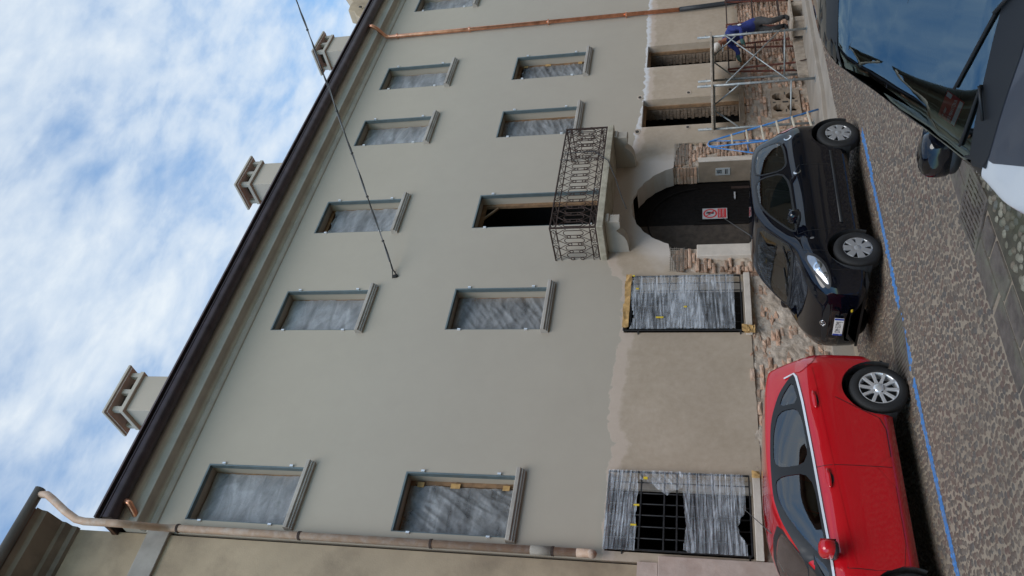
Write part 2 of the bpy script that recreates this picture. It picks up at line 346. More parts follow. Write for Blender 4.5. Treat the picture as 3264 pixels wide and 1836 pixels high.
# ================================================================== STREET
street = tag(MB().add([(-60, -60, 0), (80, -60, 0), (80, 60, 0), (-60, 60, 0)], [(0, 1, 2, 3)]).build('street', M['bedding']), 'sandy bedding of the cobbled street', kind='structure')
def line_y(x): return -2.95 - .12*math.sin((x-7.5)*.55) - .03*(7.5-x)*.9
def in_line(x, y):
    if x > 10.5 or (6.02 < x < 6.22): return False
    return abs(y-line_y(x)) < .068 + .014*noise.noise(Vector((x*6, y*6, 0)))
def in_slab(x, y): return -5.93 < y < slab_edge(x)
def slab_edge(x): return -5.45 if x > 5.7 else -5.42
SQ_DRAIN = (5.45, 6.02, -5.99, -5.42)
def in_drain(x, y):
    if SQ_DRAIN[0]-.03 < x < SQ_DRAIN[1]+.03 and SQ_DRAIN[2]-.03 < y < SQ_DRAIN[3]+.03: return True
    return 6.28 < x < 7.14 and -2.93 < y < -2.28
def in_pave(x, y): return (x > 12.3 and y > -1.75 and x < 20) or y > -.32
protos = []
def pebble_verts(seed, nseg=6):
    r = random.Random(seed); vs = [(r.uniform(-.12, .12), r.uniform(-.12, .12), 1.0)]
    ph = r.uniform(0, 6.28); rad = [r.uniform(.86, 1.1) for _ in range(nseg)]
    for q, hh in ((.64, .80), (1.0, -.1)):
        for k in range(nseg):
            a = ph+2*math.pi*k/nseg; vs.append((math.cos(a)*q*rad[k], math.sin(a)*q*rad[k], hh))
    fs = [(0, 1+k, 1+(k+1) % nseg) for k in range(nseg)]
    for b in (1,): fs += [(b+k, b+nseg+k, b+nseg+(k+1) % nseg, b+(k+1) % nseg) for k in range(nseg)]
    return np.array(vs), fs
PV = [pebble_verts(i) for i in range(10)]
def pebble_field(pts, name, m, parent):
    Vs = []; Fs = []; base = 0
    for (x, y, a, b, h, rot, k) in pts:
        v, f = PV[k]; c, s = math.cos(rot), math.sin(rot)
        X = v[:, 0]*a; Y = v[:, 1]*b
        Vs.append(np.stack([x+X*c-Y*s, y+X*s+Y*c, v[:, 2]*h], -1)); Fs += [tuple(i+base for i in q) for q in f]; base += len(v)
    me = bpy.data.meshes.new(name); me.from_pydata(np.concatenate(Vs).tolist(), [], Fs)
    return link(name, me, m, parent, smooth=True)
plain = []; blue = []; moss = []
dy = .062; row = 0; y = -9.2
while y < -.3:
    xx0 = 1.6 if y > -6 else 3.2
    x = xx0 + (row % 2)*.04 + random.uniform(-.02, .02)
    while x < 15.5:
        px = x+random.gauss(0, .008); py = y+random.gauss(0, .007) + .02*math.sin(x*1.3)
        sz = random.uniform(.80, 1.16)
        if not (in_slab(px, py) or in_drain(px, py) or in_pave(px, py) or py < -5.9 or (px > 10.6 and py < -5.0)):
            e = (px, py, .0385*sz, .0315*sz, random.uniform(.008, .015), random.gauss(0, .5), random.randrange(10))
            if random.random() > .03: (blue if in_line(px, py) else plain).append(e)
        x += .079*random.uniform(.90, 1.12)
    y += dy; row += 1
y = -9.0; row = 0
while y < -5.98:
    x = 2.6+(row % 2)*.06
    while x < 9:
        px = x+random.gauss(0, .02); py = y+random.gauss(0, .02)
        if random.random() > .06 and not in_drain(px, py): moss.append((px, py, random.uniform(.036, .056), random.uniform(.03, .044), random.uniform(.012, .028), random.uniform(0, 3.1), random.randrange(10)))
        x += .098
    y += .082; row += 1
# the cobbles that show largest are single pieces, the rest one mass
def px_of(p):
    d = Vector(p)-CAM; a = d.dot(fw); return 1632-2624*d.dot(up)/a, 918-2624*d.dot(rt)/a, d.length
def inframe(e):
    a, b, _ = px_of((e[0], e[1], 0)); return 2300 < a < 3264 and 0 < b < 1836
plain.sort(key=lambda e: (not inframe(e), (Vector((e[0], e[1], 0))-CAM).length))
pm = []
for v, f in PV:
    me = bpy.data.meshes.new('cobble'); me.from_pydata(v.tolist(), [], f); me.materials.append(M['cobble']); me.polygons.foreach_set('use_smooth', [True]*len(f)); pm.append(me)
for e in plain[:300]:
    o = bpy.data.objects.new('cobble', pm[e[6]]); C.objects.link(o); o.parent = street
    o.location = (e[0], e[1], 0); o.scale = (e[2], e[3], e[4]); o.rotation_euler = (0, 0, e[5])
tag(pebble_field(plain[300:], 'cobbles', M['cobble'], street), 'small rounded brown and grey cobbles packed across the street', kind='stuff')
tag(pebble_field(moss, 'mossy_cobbles', M['mossy'], street), 'pale mossy cobbles set loosely beyond the smooth slabs', kind='stuff')
soil = MB().add([(2.0, -9.6, .004), (9.5, -9.6, .004), (9.5, -5.93, .004), (2.0, -5.93, .004)], [(0, 1, 2, 3)]).build('soil_bed', M['soil'], street)
line = tag(pebble_field(blue, 'parking_line', M['line_blue'], None), 'broken blue parking line painted over the cobbles', kind='structure')
def line_under():
    mb = MB(); xs = np.arange(1.6, 10.5, .12)
    for a, b in zip(xs[:-1], xs[1:]):
        if 5.98 < a < 6.2: continue
        wa, wb = .056+.014*noise.noise(Vector((a*4, 0, 1))), .056+.014*noise.noise(Vector((b*4, 0, 1)))
        mb.add([(a, line_y(a)-wa, .004), (b, line_y(b)-wb, .004), (b, line_y(b)+wb, .004), (a, line_y(a)+wa, .004)], [(0, 1, 2, 3)])
    mb.build('paint_film', M['line_blue'], line)
line_under()
# smooth stone carriage strip
x = 1.4
while x < 12.4:
    e = slab_edge(x+.3); ln = random.uniform(.22, .48); q3 = (e+5.92)/2; rows = [(-5.92, -5.92+q3), (-5.92+q3, e)]
    for j, (a, b) in enumerate(rows):
        off = .11*j+random.uniform(-.03, .03); x0, x1 = x+off, x+off+ln
        if x0 < SQ_DRAIN[0] < x1: x1 = SQ_DRAIN[0]-.015
        elif SQ_DRAIN[0] <= x0 < SQ_DRAIN[1]: x0 = SQ_DRAIN[1]+.015
        if x1-x0 < .1: continue
        h = .006+random.uniform(0, .012)
        MB().box(x0+.008, x1-.008, a+.008, b-.008, -.05, h).build('paving_slab', M['slab'], street, bevel=.014)
    x += ln
# drain covers
d2 = empty('drain_grate', (5.735, -5.705, 0)); tag(d2, 'square stone drain cover with gridded slots beside the white car', 'drain')
MB().box(-.285, .285, -.285, .285, -.05, .004).build('sump', M['soil'], d2)
for a in (-1, 1):
    MB().box(-.285, .285, a*.265-.02, a*.265+.02, -.03, .022).build('rim', M['slab'], d2, bevel=.004)
    MB().box(a*.265-.02, a*.265+.02, -.245, .245, -.03, .022).build('rim', M['slab'], d2, bevel=.004)
for i in range(9): MB().box(-.245, .245, -.22+i*.055-.016, -.22+i*.055+.016, -.03, .018).build('bar', M['slab'], d2)
for i in range(4): MB().box(-.2+i*.13-.014, -.2+i*.13+.014, -.245, .245, -.03, .0145).build('cross_bar', M['slab'], d2)
d2.rotation_euler = (0, 0, R(8))
d1 = empty('ribbed_drain', (6.71, -2.62, 0)); tag(d1, 'ribbed grey gully slab between the red car and the black car', 'drain')
MB().box(-.43, .43, -.33, .33, -.05, .006).build('base_slab', M['slab'], d1)
for i in range(15): MB().box(-.41+i*.057, -.41+i*.057+.036, -.31, .24, 0, .013).build('rib', M['slab'], d1, bevel=.004)
d1.rotation_euler = (0, 0, R(-18))
# pavement at the foot of the wall, right of the doorway
pav = MB().prism([(12.9, -.9), (14.2, -1.25), (26, -1.25), (26, .2), (12.9, .2)], -.05, .09, 'z').build('pavement', M['cement'], None, bevel=.015); tag(pav, 'worn cement pavement along the wall', kind='structure')
pp = MB().prism([(12.2, -1.8), (13.3, -1.75), (15.5, -1.7), (26, -1.7), (26, -1.2), (14.1, -1.2), (12.6, -.85), (11.9, -1.2)], -.05, .012, 'z').build('gutter_strip', M['cement'], None); tag(pp, 'smooth cement strip between pavement and cobbles', kind='structure')
# ================================================================== MAIN BUILDING
palazzo = empty('palazzo', (0, 0, 0)); tag(palazzo, 'long grey three-storey building under restoration with raw brick base', 'building')
XL = [5.294, 9.253, 11.963, 14.997, 17.344, 21.319]; WW = 1.019
TOPZ, MIDZ = (8.633, 10.431), (5.114, 6.914); SLAB_Z = 4.19
openings = []
for x in XL:
    openings.append((x, x+WW, *TOPZ)); openings.append((x, x+WW, (SLAB_Z if x == XL[2] else MIDZ[0]), MIDZ[1]))
GW = [(5.19, 6.43, 1.66, 3.70), (9.17, 10.44, 1.64, 3.66), (15.05, 16.08, 1.52, 3.62), (17.42, 18.37, 1.50, 3.60)]
openings += GW
AC, AZ, AR = 12.46, 2.48, 1.21
def jag(a, b, amp, step=.07, seed=0):
    a = Vector(a); b = Vector(b); n = max(2, int((b-a).length/step)); d = (b-a).normalized(); nn = Vector((-d.y, d.x)); out = []
    for i in range(n):
        t = i/n; k = 0 if i == 0 else noise.noise(Vector((a.x+seed, a.y, t*n*.7)))*amp + random.uniform(-1, 1)*amp*.3
        out.append(tuple(a+(b-a)*t+nn*k))
    return out
outer = [(5.05, 11.35)] + jag((5.05, 1.5), (9.0, 1.545), .010) + jag((9.0, 1.545), (10.5, 1.56), .03) + jag((10.5, 1.56), (10.6, 2.78), .03) + jag((10.6, 2.78), (11.2, 2.93), .03)
arc = []
a0, a1 = math.pi-math.asin((2.95-AZ)/AR), math.asin((2.92-AZ)/AR)
for i in range(41):
    a = a0+(a1-a0)*i/40; arc.append((AC+AR*math.cos(a), AZ+AR*math.sin(a)+.012*math.sin(i*1.7)))
arc_set = set((round(p[0], 5), round(p[1], 5)) for p in arc)
outer += arc + jag((13.62, 2.90), (14.4, 2.80), .035) + jag((14.4, 2.80), (14.42, 1.46), .025) + jag((14.42, 1.46), (26, 1.42), .012) + [(26, 1.42), (26, 11.35)]
def cdt_wall(outer, holes):
    pts = [Vector(p) for p in outer]; faces = [list(range(len(outer)))]; edges = [(i, (i+1) % len(outer)) for i in range(len(outer))]
    for (x0, x1, z0, z1) in holes:
        b = len(pts); pts += [Vector(q) for q in ((x0, z0), (x1, z0), (x1, z1), (x0, z1))]; edges += [(b+i, b+(i+1) % 4) for i in range(4)]
    V, E, F, *_ = delaunay_2d_cdt([p.to_2d() for p in pts], edges, faces, 1, 1e-5)
    def keep(f):
        c = sum((V[i] for i in f), Vector((0, 0)))/3
        return not any(h[0] < c.x < h[1] and h[2] < c.y < h[3] for h in holes)
    return V, [f for f in F if keep(f)]
V2, F2 = cdt_wall(outer, openings)
def wall_mesh(V2, F2, y0, depthf):
    cnt = {}
    for f in F2:
        for i in range(len(f)):
            e = tuple(sorted((f[i], f[(i+1) % len(f)]))); cnt[e] = cnt.get(e, 0)+1
    vs = [(v.x, y0, v.y) for v in V2]; fs = [tuple(f) for f in F2]
    for (a, b), c in cnt.items():
        if c != 1: continue
        d = depthf(V2[a], V2[b]); n = len(vs)
        vs += [(V2[a].x, y0+d, V2[a].y), (V2[b].x, y0+d, V2[b].y)]; fs.append((a, b, n+1, n))
    mb = MB(); mb.v = vs; mb.f = fs; return mb
def depthf(a, b):
    for (x0, x1, z0, z1) in openings:
        if x0-1e-4 <= min(a.x, b.x) and max(a.x, b.x) <= x1+1e-4 and z0-1e-4 <= min(a.y, b.y) and max(a.y, b.y) <= z1+1e-4: return .36
    if (round(a.x, 5), round(a.y, 5)) in arc_set and (round(b.x, 5), round(b.y, 5)) in arc_set: return .47
    return .065
wall = wall_mesh(V2, F2, 0.0, depthf).build('wall', M['facade'], palazzo)
# dark rooms behind
sh = MB()
x0, x1, y0, y1, z0, z1 = 5.07, 25.95, .06, 9.0, -.1, 11.33
sh.add([(x0, y0, z0), (x1, y0, z0), (x1, y1, z0), (x0, y1, z0), (x0, y0, z1), (x1, y0, z1), (x1, y1, z1), (x0, y1, z1)], [(4, 5, 6, 7), (1, 2, 6, 5), (2, 3, 7, 6), (3, 0, 4, 7)])
sh.box(5.1, 25.9, .29, 8.9, 3.95, 4.17); sh.box(5.1, 25.9, .29, 8.9, 7.4, 7.6); sh.box(5.1, 25.9, 4.5, 4.6, 0, 11.2)
for xx in (8.2, 11.1, 13.96, 16.8, 19.8): sh.box(xx-.1, xx+.1, .5, 4.5, -.05, 11.2)
sh.build('interior', M['dark_room'], palazzo)
MB().box(5.0, 26, .2, 9.2, 11.34, 11.44).build('attic_floor', M['dark_room'], palazzo)
# roof
rf = MB().add([(4.95, -.42, 11.47), (26.05, -.42, 11.47), (26.05, 5.0, 13.1), (4.95, 5.0, 13.1), (26.05, 9.3, 11.6), (4.95, 9.3, 11.6)], [(0, 1, 2, 3), (3, 2, 4, 5), (0, 3, 5), (1, 4, 2)]).build('roof', M['roof_tile'], palazzo)
for i in range(0):
    pass
# cornice and gutter
prof = [(.02, 10.86), (-.03, 10.88), (-.05, 10.91), (-.065, 10.94), (-.05, 10.965), (-.045, 10.985), (-.062, 11.0), (-.075, 11.03), (-.10, 11.052), (-.22, 11.058), (-.268, 11.05), (-.275, 11.06), (-.275, 11.205), (-.29, 11.225), (-.32, 11.25), (-.345, 11.29), (-.35, 11.33), (-.30, 11.36), (.02, 11.36)]
cn = MB(); n = len(prof)
for xx in (5.02, 26.0): cn.v += [(xx, a, b) for a, b in prof]
cn.f = [(i, (i+1) % n, (i+1) % n+n, i+n) for i in range(n)]+[tuple(range(n)), tuple(range(2*n-1, n-1, -1))]
cn.build('cornice', M['cornice'], palazzo)
gt = MB(); gp = [(-.35, 11.36)]+[(-.475+.115*math.cos(a), 11.37+.115*math.sin(a)) for a in np.linspace(math.pi, 2*math.pi, 12)]+[(-.60, 11.40), (-.625, 11.405), (-.63, 11.385), (-.615, 11.375)]
gp = [(-.475+.125*math.cos(a), 11.38+.125*math.sin(a)) for a in np.linspace(math.pi*.98, 2*math.pi, 14)][::-1]
outl = [(-.35, 11.40), (-.352, 11.36)]+[(-.475-.122*math.cos(a), 11.385-.122*math.sin(a)) for a in np.linspace(.15, math.pi-.05, 14)]
outl += [(-.60, 11.425), (-.588, 11.425)]+[(-.475-.108*math.cos(a), 11.385-.108*math.sin(a)) for a in np.linspace(math.pi-.05, .15, 14)]
# outl runs wall side -> outer edge -> back inside
outl = [(-.475+.122*math.cos(a), 11.385+.122*math.sin(a)) for a in np.linspace(-.02, -math.pi+.05, 16)]+[(-.603, 11.43), (-.588, 11.43)]+[(-.475+.108*math.cos(a), 11.385+.108*math.sin(a)) for a in np.linspace(-math.pi+.05, -.02, 16)]
n = len(outl)
for xx in (4.97, 26.0): gt.v += [(xx, a, b) for a, b in outl]
gt.f = [(i, (i+1) % n, (i+1) % n+n, i+n) for i in range(n)]
gut = gt.build('gutter', M['gutter'], palazzo, smooth=False)
MB().tube([(4.97, -.602, 11.435), (26, -.602, 11.435)], .014, 8).build('gutter_bead', M['gutter'], gut)
MB().box(4.95, 26.02, -.56, .1, 11.478, 11.50).build('eaves_board', M['gutter'], palazzo)
MB().box(4.95, 26.02, -.615, .1, 11.53, 11.56).build('tile_edge', M['tile_brown'], palazzo)
MB().add([(4.97, -.59, 11.27), (4.97, -.36, 11.27), (4.97, -.36, 11.5), (4.97, -.6, 11.44)], [(0, 1, 2, 3)]).build('gutter_end', M['gutter'], gut)
for i in range(24):
    xx = 5.5+i*.86
    MB().box(xx-.012, xx+.012, -.61, -.34, 11.437, 11.446).build('gutter_strap', M['gutter'], gut)

# ---- crumpled plastic
def sheet(name, m, parent, x0, x1, z0, z1, y, amp, ang, seed, nx=26, nz=40, fs=6.0, hole=None, drape=None, al=1.2):
    vs = []; ca, sa = math.cos(ang), math.sin(ang)
    for j in range(nz+1):
        for i in range(nx+1):
            u, v = i/nx, j/nz; x = x0+(x1-x0)*u; z = z0+(z1-z0)*v
            if drape: x, z = drape(u, v, x, z)
            p, q = x*ca+z*sa, -x*sa+z*ca
            n1 = noise.noise(Vector((p*al, q*fs, seed))); n2 = noise.noise(Vector((p*al*2.2+4, q*fs*2.6, seed+7))); n3 = noise.noise(Vector((x*2.2, z*2.2, seed+3)))
            n4 = noise.noise(Vector(((x*.8-z*.6)*1.5, (x*.6+z*.8)*fs*.8, seed+11)))
            vs.append((x, y-amp*((1-min(1, abs(n1)*2.2))**2*1.0+(1-min(1, abs(n2)*2.2))**2*.45+(1-min(1, abs(n4)*2.4))**3*.6+n3*.5), z))
    fs_ = []
    for j in range(nz):
        for i in range(nx):
            if hole and hole((i+.5)/nx, (j+.5)/nz): continue
            a = j*(nx+1)+i; fs_.append((a, a+1, a+nx+2, a+nx+1))
    mb = MB(); mb.v = vs; mb.f = fs_
    return mb.build(name, m, parent, smooth=True, fix=False)
# ---- upper windows
def window(x0, x1, z0, z1, idx, door=False):
    fr = MB(); t = .03
    fr.box(x1-t, x1-.001, -.006, .075, z0, z1-.001); fr.box(x0+.001, x0+t*.5, .004, .075, z0, z1-.001); fr.box(x0+t*.5, x1-t, -.006, .075, z1-t, z1-.001)
    wd = fr.build('window', M['metal_frame'], palazzo)
    if not door:
        s = MB(); o = .085
        pr = [(.06, z0-.13), (-.055, z0-.13), (-.06, z0-.105), (-.085, z0-.10), (-.085, z0-.075), (-.10, z0-.07), (-.115, z0-.06), (-.115, z0-.012), (-.105, z0), (.06, z0+.006)]
        n = len(pr)
        for xx in (x0-o, x1+o): s.v += [(xx, a, b) for a, b in pr]
        s.f = [(i, (i+1) % n, (i+1) % n+n, i+n) for i in range(n)]+[tuple(range(n)), tuple(range(2*n-1, n-1, -1))]
        s.build('sill', M['sill'], wd)
    for xx in ((x0-.012, x1+.012)):
        for zz in (z0+.28, z1-.28):
            MB().box(xx-.014, xx+.014, -.035, .0, zz-.028, zz+.028).build('shutter_hinge', M['alloy'], wd)
    # rough wooden subframe
    for nm, b in (('batten', (x1-(.075 if idx in (1, 3, 5, 7, 9) else .04), x1-.002, .27, .335, z0, z1-.01)), ('batten', (x0+.002, x0+.05, .27, .335, z0, z1-.01)), ('batten', (x0+.05, x1-.075, .27, .335, z1-.09, z1-.012))):
        MB().box(*b).build(nm, M['wood'], wd)
    if door:
        MB().bar((x1-.1, .3, z1-.35), (x1-.45, .3, z1-.06), .04).build('brace', M['wood'], wd)
        return wd
    pale = idx in (0, 2, 4, 6, 8, 10, 5)
    ang = [-.55, 1.0, -.7, .6, -.5, .9, -.6, .5, -.9, .4, -.6, .5][idx]
    tp = z1-(.10 if idx in (4, 9) else .03)
    sheet('plastic_sheet', M['sheet_pale' if pale else 'sheet_grey'], wd, x0+.02, x1-(.03 if idx not in (1, 7, 9) else .10), z0+.004, tp, .268, .019, ang, idx*3.3, fs=4.2 if pale else 5.5, nx=44, nz=72,
          drape=(lambda u, v, x, z: (x, z-(.05*abs(math.sin(u*9+idx))+.02*random.random() if v > .97 and idx in (4, 9) else 0))))
    if idx in (1, 9):
        for zz in (z0+.15, z0+.95, z1-.25): MB().box(x1-.13, x1-.045, .236, .244, zz, zz+random.uniform(.08, .2)).build('paper_scrap', M['tan_paper'], wd)
    return wd
k = 0
for i, x in enumerate(XL):
    window(x, x+WW, *TOPZ, 2*i); window(x, x+WW, SLAB_Z if i == 2 else MIDZ[0], MIDZ[1], 2*i+1, door=(i == 2))
# ---- ground floor windows: two behind iron grilles, two open
def grille(x0, x1, z0, z1, y, nv, zs):
    g = MB()
    g.bar((x0, y, z0), (x0, y, z1), .022); g.bar((x1, y, z0), (x1, y, z1), .022); g.bar((x0, y, z0), (x1, y, z0), .02); g.bar((x0, y, z1), (x1, y, z1), .02)
    o = g.build('grille', M['iron'], palazzo)
    for i in range(1, nv):
        xx = x0+(x1-x0)*i/nv+random.uniform(-.008, .008); MB().tube([(xx, y, z0), (xx+random.uniform(-.006, .006), y-.004, (z0+z1)/2), (xx, y, z1)], .0095, 6).build('upright_bar', M['iron'], o, smooth=True)
    for zz in zs: MB().bar((x0, y-.012, zz), (x1, y-.012, zz+random.uniform(-.01, .01)), .016, .022).build('cross_bar', M['iron'], o)
    for zz in (z0+.03, z1-.25):
        for xx, s in ((x0, -1), (x1, 1)): MB().bar((xx, y, zz), (xx+s*.05, .03, zz), .02).build('wall_pin', M['iron'], o)
    return o
g1 = grille(5.20, 6.42, 1.70, 3.70, -.06, 7, (1.95, 2.2, 2.42, 2.56, 2.70, 2.88, 3.22, 3.38, 3.54))
g2 = grille(9.17, 10.44, 1.69, 3.66, -.06, 7, (1.94, 2.12, 2.38, 2.64, 2.9, 3.16, 3.42, 3.55))
fy = -.085
sheet('plastic_film', M['film'], g1, 5.19, 6.42, 1.76, 2.58, fy, .012, .03, 2.0, 60, 120, 18, al=.7, hole=lambda u, v: v < .13-3.2*(u-.33)**2+.03*noise.noise(Vector((u*14, v*9, 1))) or v > .97-.05*noise.noise(Vector((u*7, 0, 1))))
sheet('plastic_film', M['film'], g1, 5.17, 6.43, 3.24, 3.715, fy, .013, -.06, 9.0, 50, 70, 16, al=.8, hole=lambda u, v: v < .06+.08*noise.noise(Vector((u*6, 3, 1))))
sheet('plastic_film', M['film'], g1, 5.95, 6.43, 2.62, 3.25, fy-.006, .016, .7, 19.0, 40, 60, 10, hole=lambda u, v: u < .15+.75*abs(v-.35)**.8+.1*noise.noise(Vector((u*3, v*6, 1))))
sheet('plastic_film', M['film'], g1, 5.22, 6.42, 2.52, 2.66, fy-.004, .012, .1, 29.0, 60, 20, 16, hole=lambda u, v: v > .3+.7*abs(u-.3)**.6)
sheet('plastic_film', M['film'], g2, 9.18, 10.43, 1.80, 3.60, fy, .011, .10, 33.0, 36, 120, 17, al=.6, hole=lambda u, v: v > .975-.03*math.sin(u*7))
sheet('plastic_film', M['film'], g2, 9.19, 10.42, 2.2, 3.0, fy-.012, .009, -.22, 43.0, 30, 60, 16, al=.6, hole=lambda u, v: abs(v-.5) > .42-.25*u)
for (a, b, c, d) in ((5.55, .010, 3.30, .08), (5.86, .010, 3.27, .08), (6.30, .018, 3.16, .06)): MB().box(a-b, a+b, fy-.03, fy-.012, c-d/2, c+d/2).build('yellow_tape', M['yellow'], g1)
for (a, c, l) in ((9.42, 3.05, .13), (9.66, 2.62, .05), (10.10, 3.46, .05), (10.42, 3.54, .04)): MB().box(a-.009, a+.009, fy-.035, fy-.015, c-l/2, c+l/2).build('yellow_tape', M['yellow'], g2)
for i in range(7):
    xx = 9.2+i*.18; sheet('paper_wrap', M['tan_paper'], g2, xx, xx+.19, 3.575, 3.68+random.uniform(-.01, .02), -.09, .02, random.uniform(-1, 1), i*5.1, 6, 6, 9)
for (x0, x1, z0, z1), gg in ((GW[0], g1), (GW[1], g2)):
    MB().box(x0-.05, x1+.04, -.09, .2, z0-.115, z0-.01).build('sill', M['jamb_face'], gg, bevel=.008)
    MB().box(x0+.001, x0+.05, .16, .22, z0, z1-.002).build('inner_frame', M['sill'], gg)
    MB().box(x1-.2, x1-.002, .10, .16, z0, z1-.002).build('inner_frame', M['sill'], gg)
for i in range(5): sheet('paper_wrap', M['tan_paper'], g2, 9.08+random.uniform(-.03, .03), 9.22, 1.49+i*.03, 1.62+i*.02, -.11-i*.006, .02, i, 60+i, 6, 6, 9)
sheet('paper_wrap', M['tan_paper'], g1, 6.36, 6.47, 1.55, 1.66, -.11, .02, 1, 70, 6, 6, 9)
for (x0, x1, z0, z1) in GW[2:]:
    o = MB().box(x1-.04, x1-.002, .18, .25, z0, z1-.06).box(x0+.002, x0+.05, .16, .25, z0, z1-.06).box(x0+.002, x1-.002, .16, .25, z1-.06, z1-.004).build('window', M['wood'], palazzo)
    MB().box(x1-.03, x1+.2, .28, .52, z0-.1, z1+.05).build('masonry_reveal', M['mortar_shaded'], o)
    for q in range(26):
        zz = z0+.02+q*.08
        for yy in ((.285, .405) if q % 2 else (.285, .345, .43)): MB().box(x1-.034-random.uniform(0, .02), x1+.1, yy+random.uniform(0, .01), yy+.115, zz, zz+random.uniform(.062, .074)).build('brick', M['mortar_shaded'], o)
    MB().box(x0-.06, x1+.14, -.035, .2, z0-.10, z0-.004).build('sill', M['terracotta'], o, bevel=.01)
# putlog holes: knocked-out pockets
for (hx, hz, s) in ((16.20, 3.70, .055), (14.90, 3.70, .06), (16.26, 2.61, .05), (14.96, 2.62, .045), (16.27, 1.70, .055)):
    ring = MB(); nn = 14; vs = []
    for rr_, yy in ((1.5, -.001), (1.0, -.006), (.85, -.002), (.8, -.0005)):
        for q in range(nn):
            a = 2*math.pi*q/nn; j = 1+.25*noise.noise(Vector((hx*3+math.cos(a)*2, hz+math.sin(a)*2, rr_))); vs.append((hx+math.cos(a)*s*rr_*j*1.15, yy-.003, hz+math.sin(a)*s*rr_*j*.85))
    ring.add(vs, [(r_*nn+q, r_*nn+(q+1) % nn, (r_+1)*nn+(q+1) % nn, (r_+1)*nn+q) for r_ in range(3) for q in range(nn)])
    o = ring.build('putlog_hole', M['mortar'], palazzo, fix=False)
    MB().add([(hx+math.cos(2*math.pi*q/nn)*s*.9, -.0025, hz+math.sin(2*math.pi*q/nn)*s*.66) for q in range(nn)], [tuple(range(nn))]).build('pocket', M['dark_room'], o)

# ---- rough base: mortar bed and single bricks
ZONES = [(5.05, 10.62, 0, 1.58), (10.5, 10.97, 0, 2.9), (10.9, 11.24, 2.35, 2.97), (13.68, 14.5, 2.3, 2.95), (13.78, 14.5, 0, 2.4), (14.4, 26, 0, 1.50)]
def in_zone(x, z): return any(a < x < b and c < z < d for a, b, c, d in ZONES)
bed = MB(); st = .03
def bed_y(x, z):
    r_ = fbm((x*1.0, z*1.0, 3), 2.6, 5)
    cover = .034 if x < 10.5 else (.012 if x < 17.2 and x > 14.5 else -.004)
    return .052-cover-.042*r_ - .016*noise.noise(Vector((x*14, z*14, 0)))
for (a, b, c, d) in ZONES:
    nx, nz = int((b-a)/st)+1, int((d-c)/st)+1; base = len(bed.v)
    for j in range(nz+1):
        for i in range(nx+1):
            x = a+(b-a)*i/nx; z = c+(d-c)*j/nz; bed.v.append((x, bed_y(x, z)+(.0 if (a, b) == (5.05, 10.62) else .003), z))
    bed.f += [() if (15.22 < a+(b-a)*(i+.5)/nx < 16.02 and .3 < c+(d-c)*(j+.5)/nz < .84) else (base+j*(nx+1)+i, base+j*(nx+1)+i+1, base+(j+1)*(nx+1)+i+1, base+(j+1)*(nx+1)+i) for j in range(nz) for i in range(nx)]
bed.f = [f for f in bed.f if f]
bedo = bed.build('brick_base', M['mortar'], palazzo, smooth=True, fix=False)
bricks = []
zc_ = .03; rw = 0
while zc_ < 2.92:
    x = 5.1+(rw % 2)*.13
    while x < 25.5:
        ln = random.choice((.24, .24, .25, .12)); cxm = x+ln/2
        ok = in_zone(x+.01, zc_+.03) and in_zone(x+ln-.01, zc_+.03) and not (15.05 < cxm < 16.2 and .18 < zc_ < .95) and not (6.4 < cxm < 10.9 and zc_ < .33)
        prob = .72 if x < 10.5 else (.45 if 14.5 < x < 17.3 else .93)
        if ok and random.random() < prob:
            yf = random.gauss(.018, .010) if x > 10.4 else random.gauss(.026, .014)
            bricks.append((x, zc_+random.uniform(-.004, .004), ln-.012, .061+random.uniform(-.005, .005), yf))
        x += ln+.002
    zc_ += .0715; rw += 1
def pri(b):
    x, z = b[0], b[1]
    if z > 1.25 and (10.4 < x < 11.0 or 13.6 < x < 14.5): return 0
    if 17.6 < x < 21 and z > .5: return 1
    if 7.0 < x < 10.5 and z > .7: return 1.5
    return 3+abs(x-13)*.1
bricks.sort(key=pri)
bm_ = []
def brick_geo(seed):
    r_ = random.Random(seed); j = lambda: r_.uniform(-.035, .035)
    vs = [(0+j(), 0+j()*3, 0+j()), (1+j(), 0+j()*3, 0+j()), (1, 1, 0), (0, 1, 0), (0+j(), 0+j()*3, 1+j()), (1+j(), 0+j()*3, 1+j()), (1, 1, 1), (0, 1, 1), (.5, -.12+j()*2, .5)]
    return vs, [(0, 1, 8), (1, 5, 8), (5, 4, 8), (4, 0, 8), (4, 5, 6, 7), (1, 2, 6, 5), (3, 0, 4, 7), (0, 3, 2, 1)]
BG = [brick_geo(i) for i in range(8)]
for v, f in BG:
    me = bpy.data.meshes.new('brick'); me.from_pydata(v, [], f); me.materials.append(M['brick']); bm_.append(me)
stuffb = MB()
for i, (x, z, l, h, yf) in enumerate(bricks):
    if i < 300:
        o = bpy.data.objects.new('brick', bm_[i % 8]); C.objects.link(o); o.parent = bedo; o.location = (x, yf, z); o.scale = (l, .1, h)
    else:
        v, f = BG[i % 8]; stuffb.add([(x+a*l, yf+b*.1, z+c*h) for a, b, c in v], f)
tag(stuffb.build('bricks', M['brick'], bedo, fix=False), 'rough exposed bricks smeared with old mortar', kind='stuff')
# per-object colour for single bricks
nt_ = M['brick'].node_tree; oi = N(nt_, 'ShaderNodeObjectInfo'); gi = [n for n in nt_.nodes if n.type == 'NEW_GEOMETRY'][0]; rp = [l.to_node for l in nt_.links if l.from_node == gi][0]
L(nt_, mth(nt_, 'FRACT', mth(nt_, 'ADD', gi.outputs['Random Per Island'], oi.outputs['Random'])), rp.inputs[0])
MB().box(6.5, 10.92, -.03, .1, -.05, .32).build('cement_plinth', M['cement'], palazzo, bevel=.01)
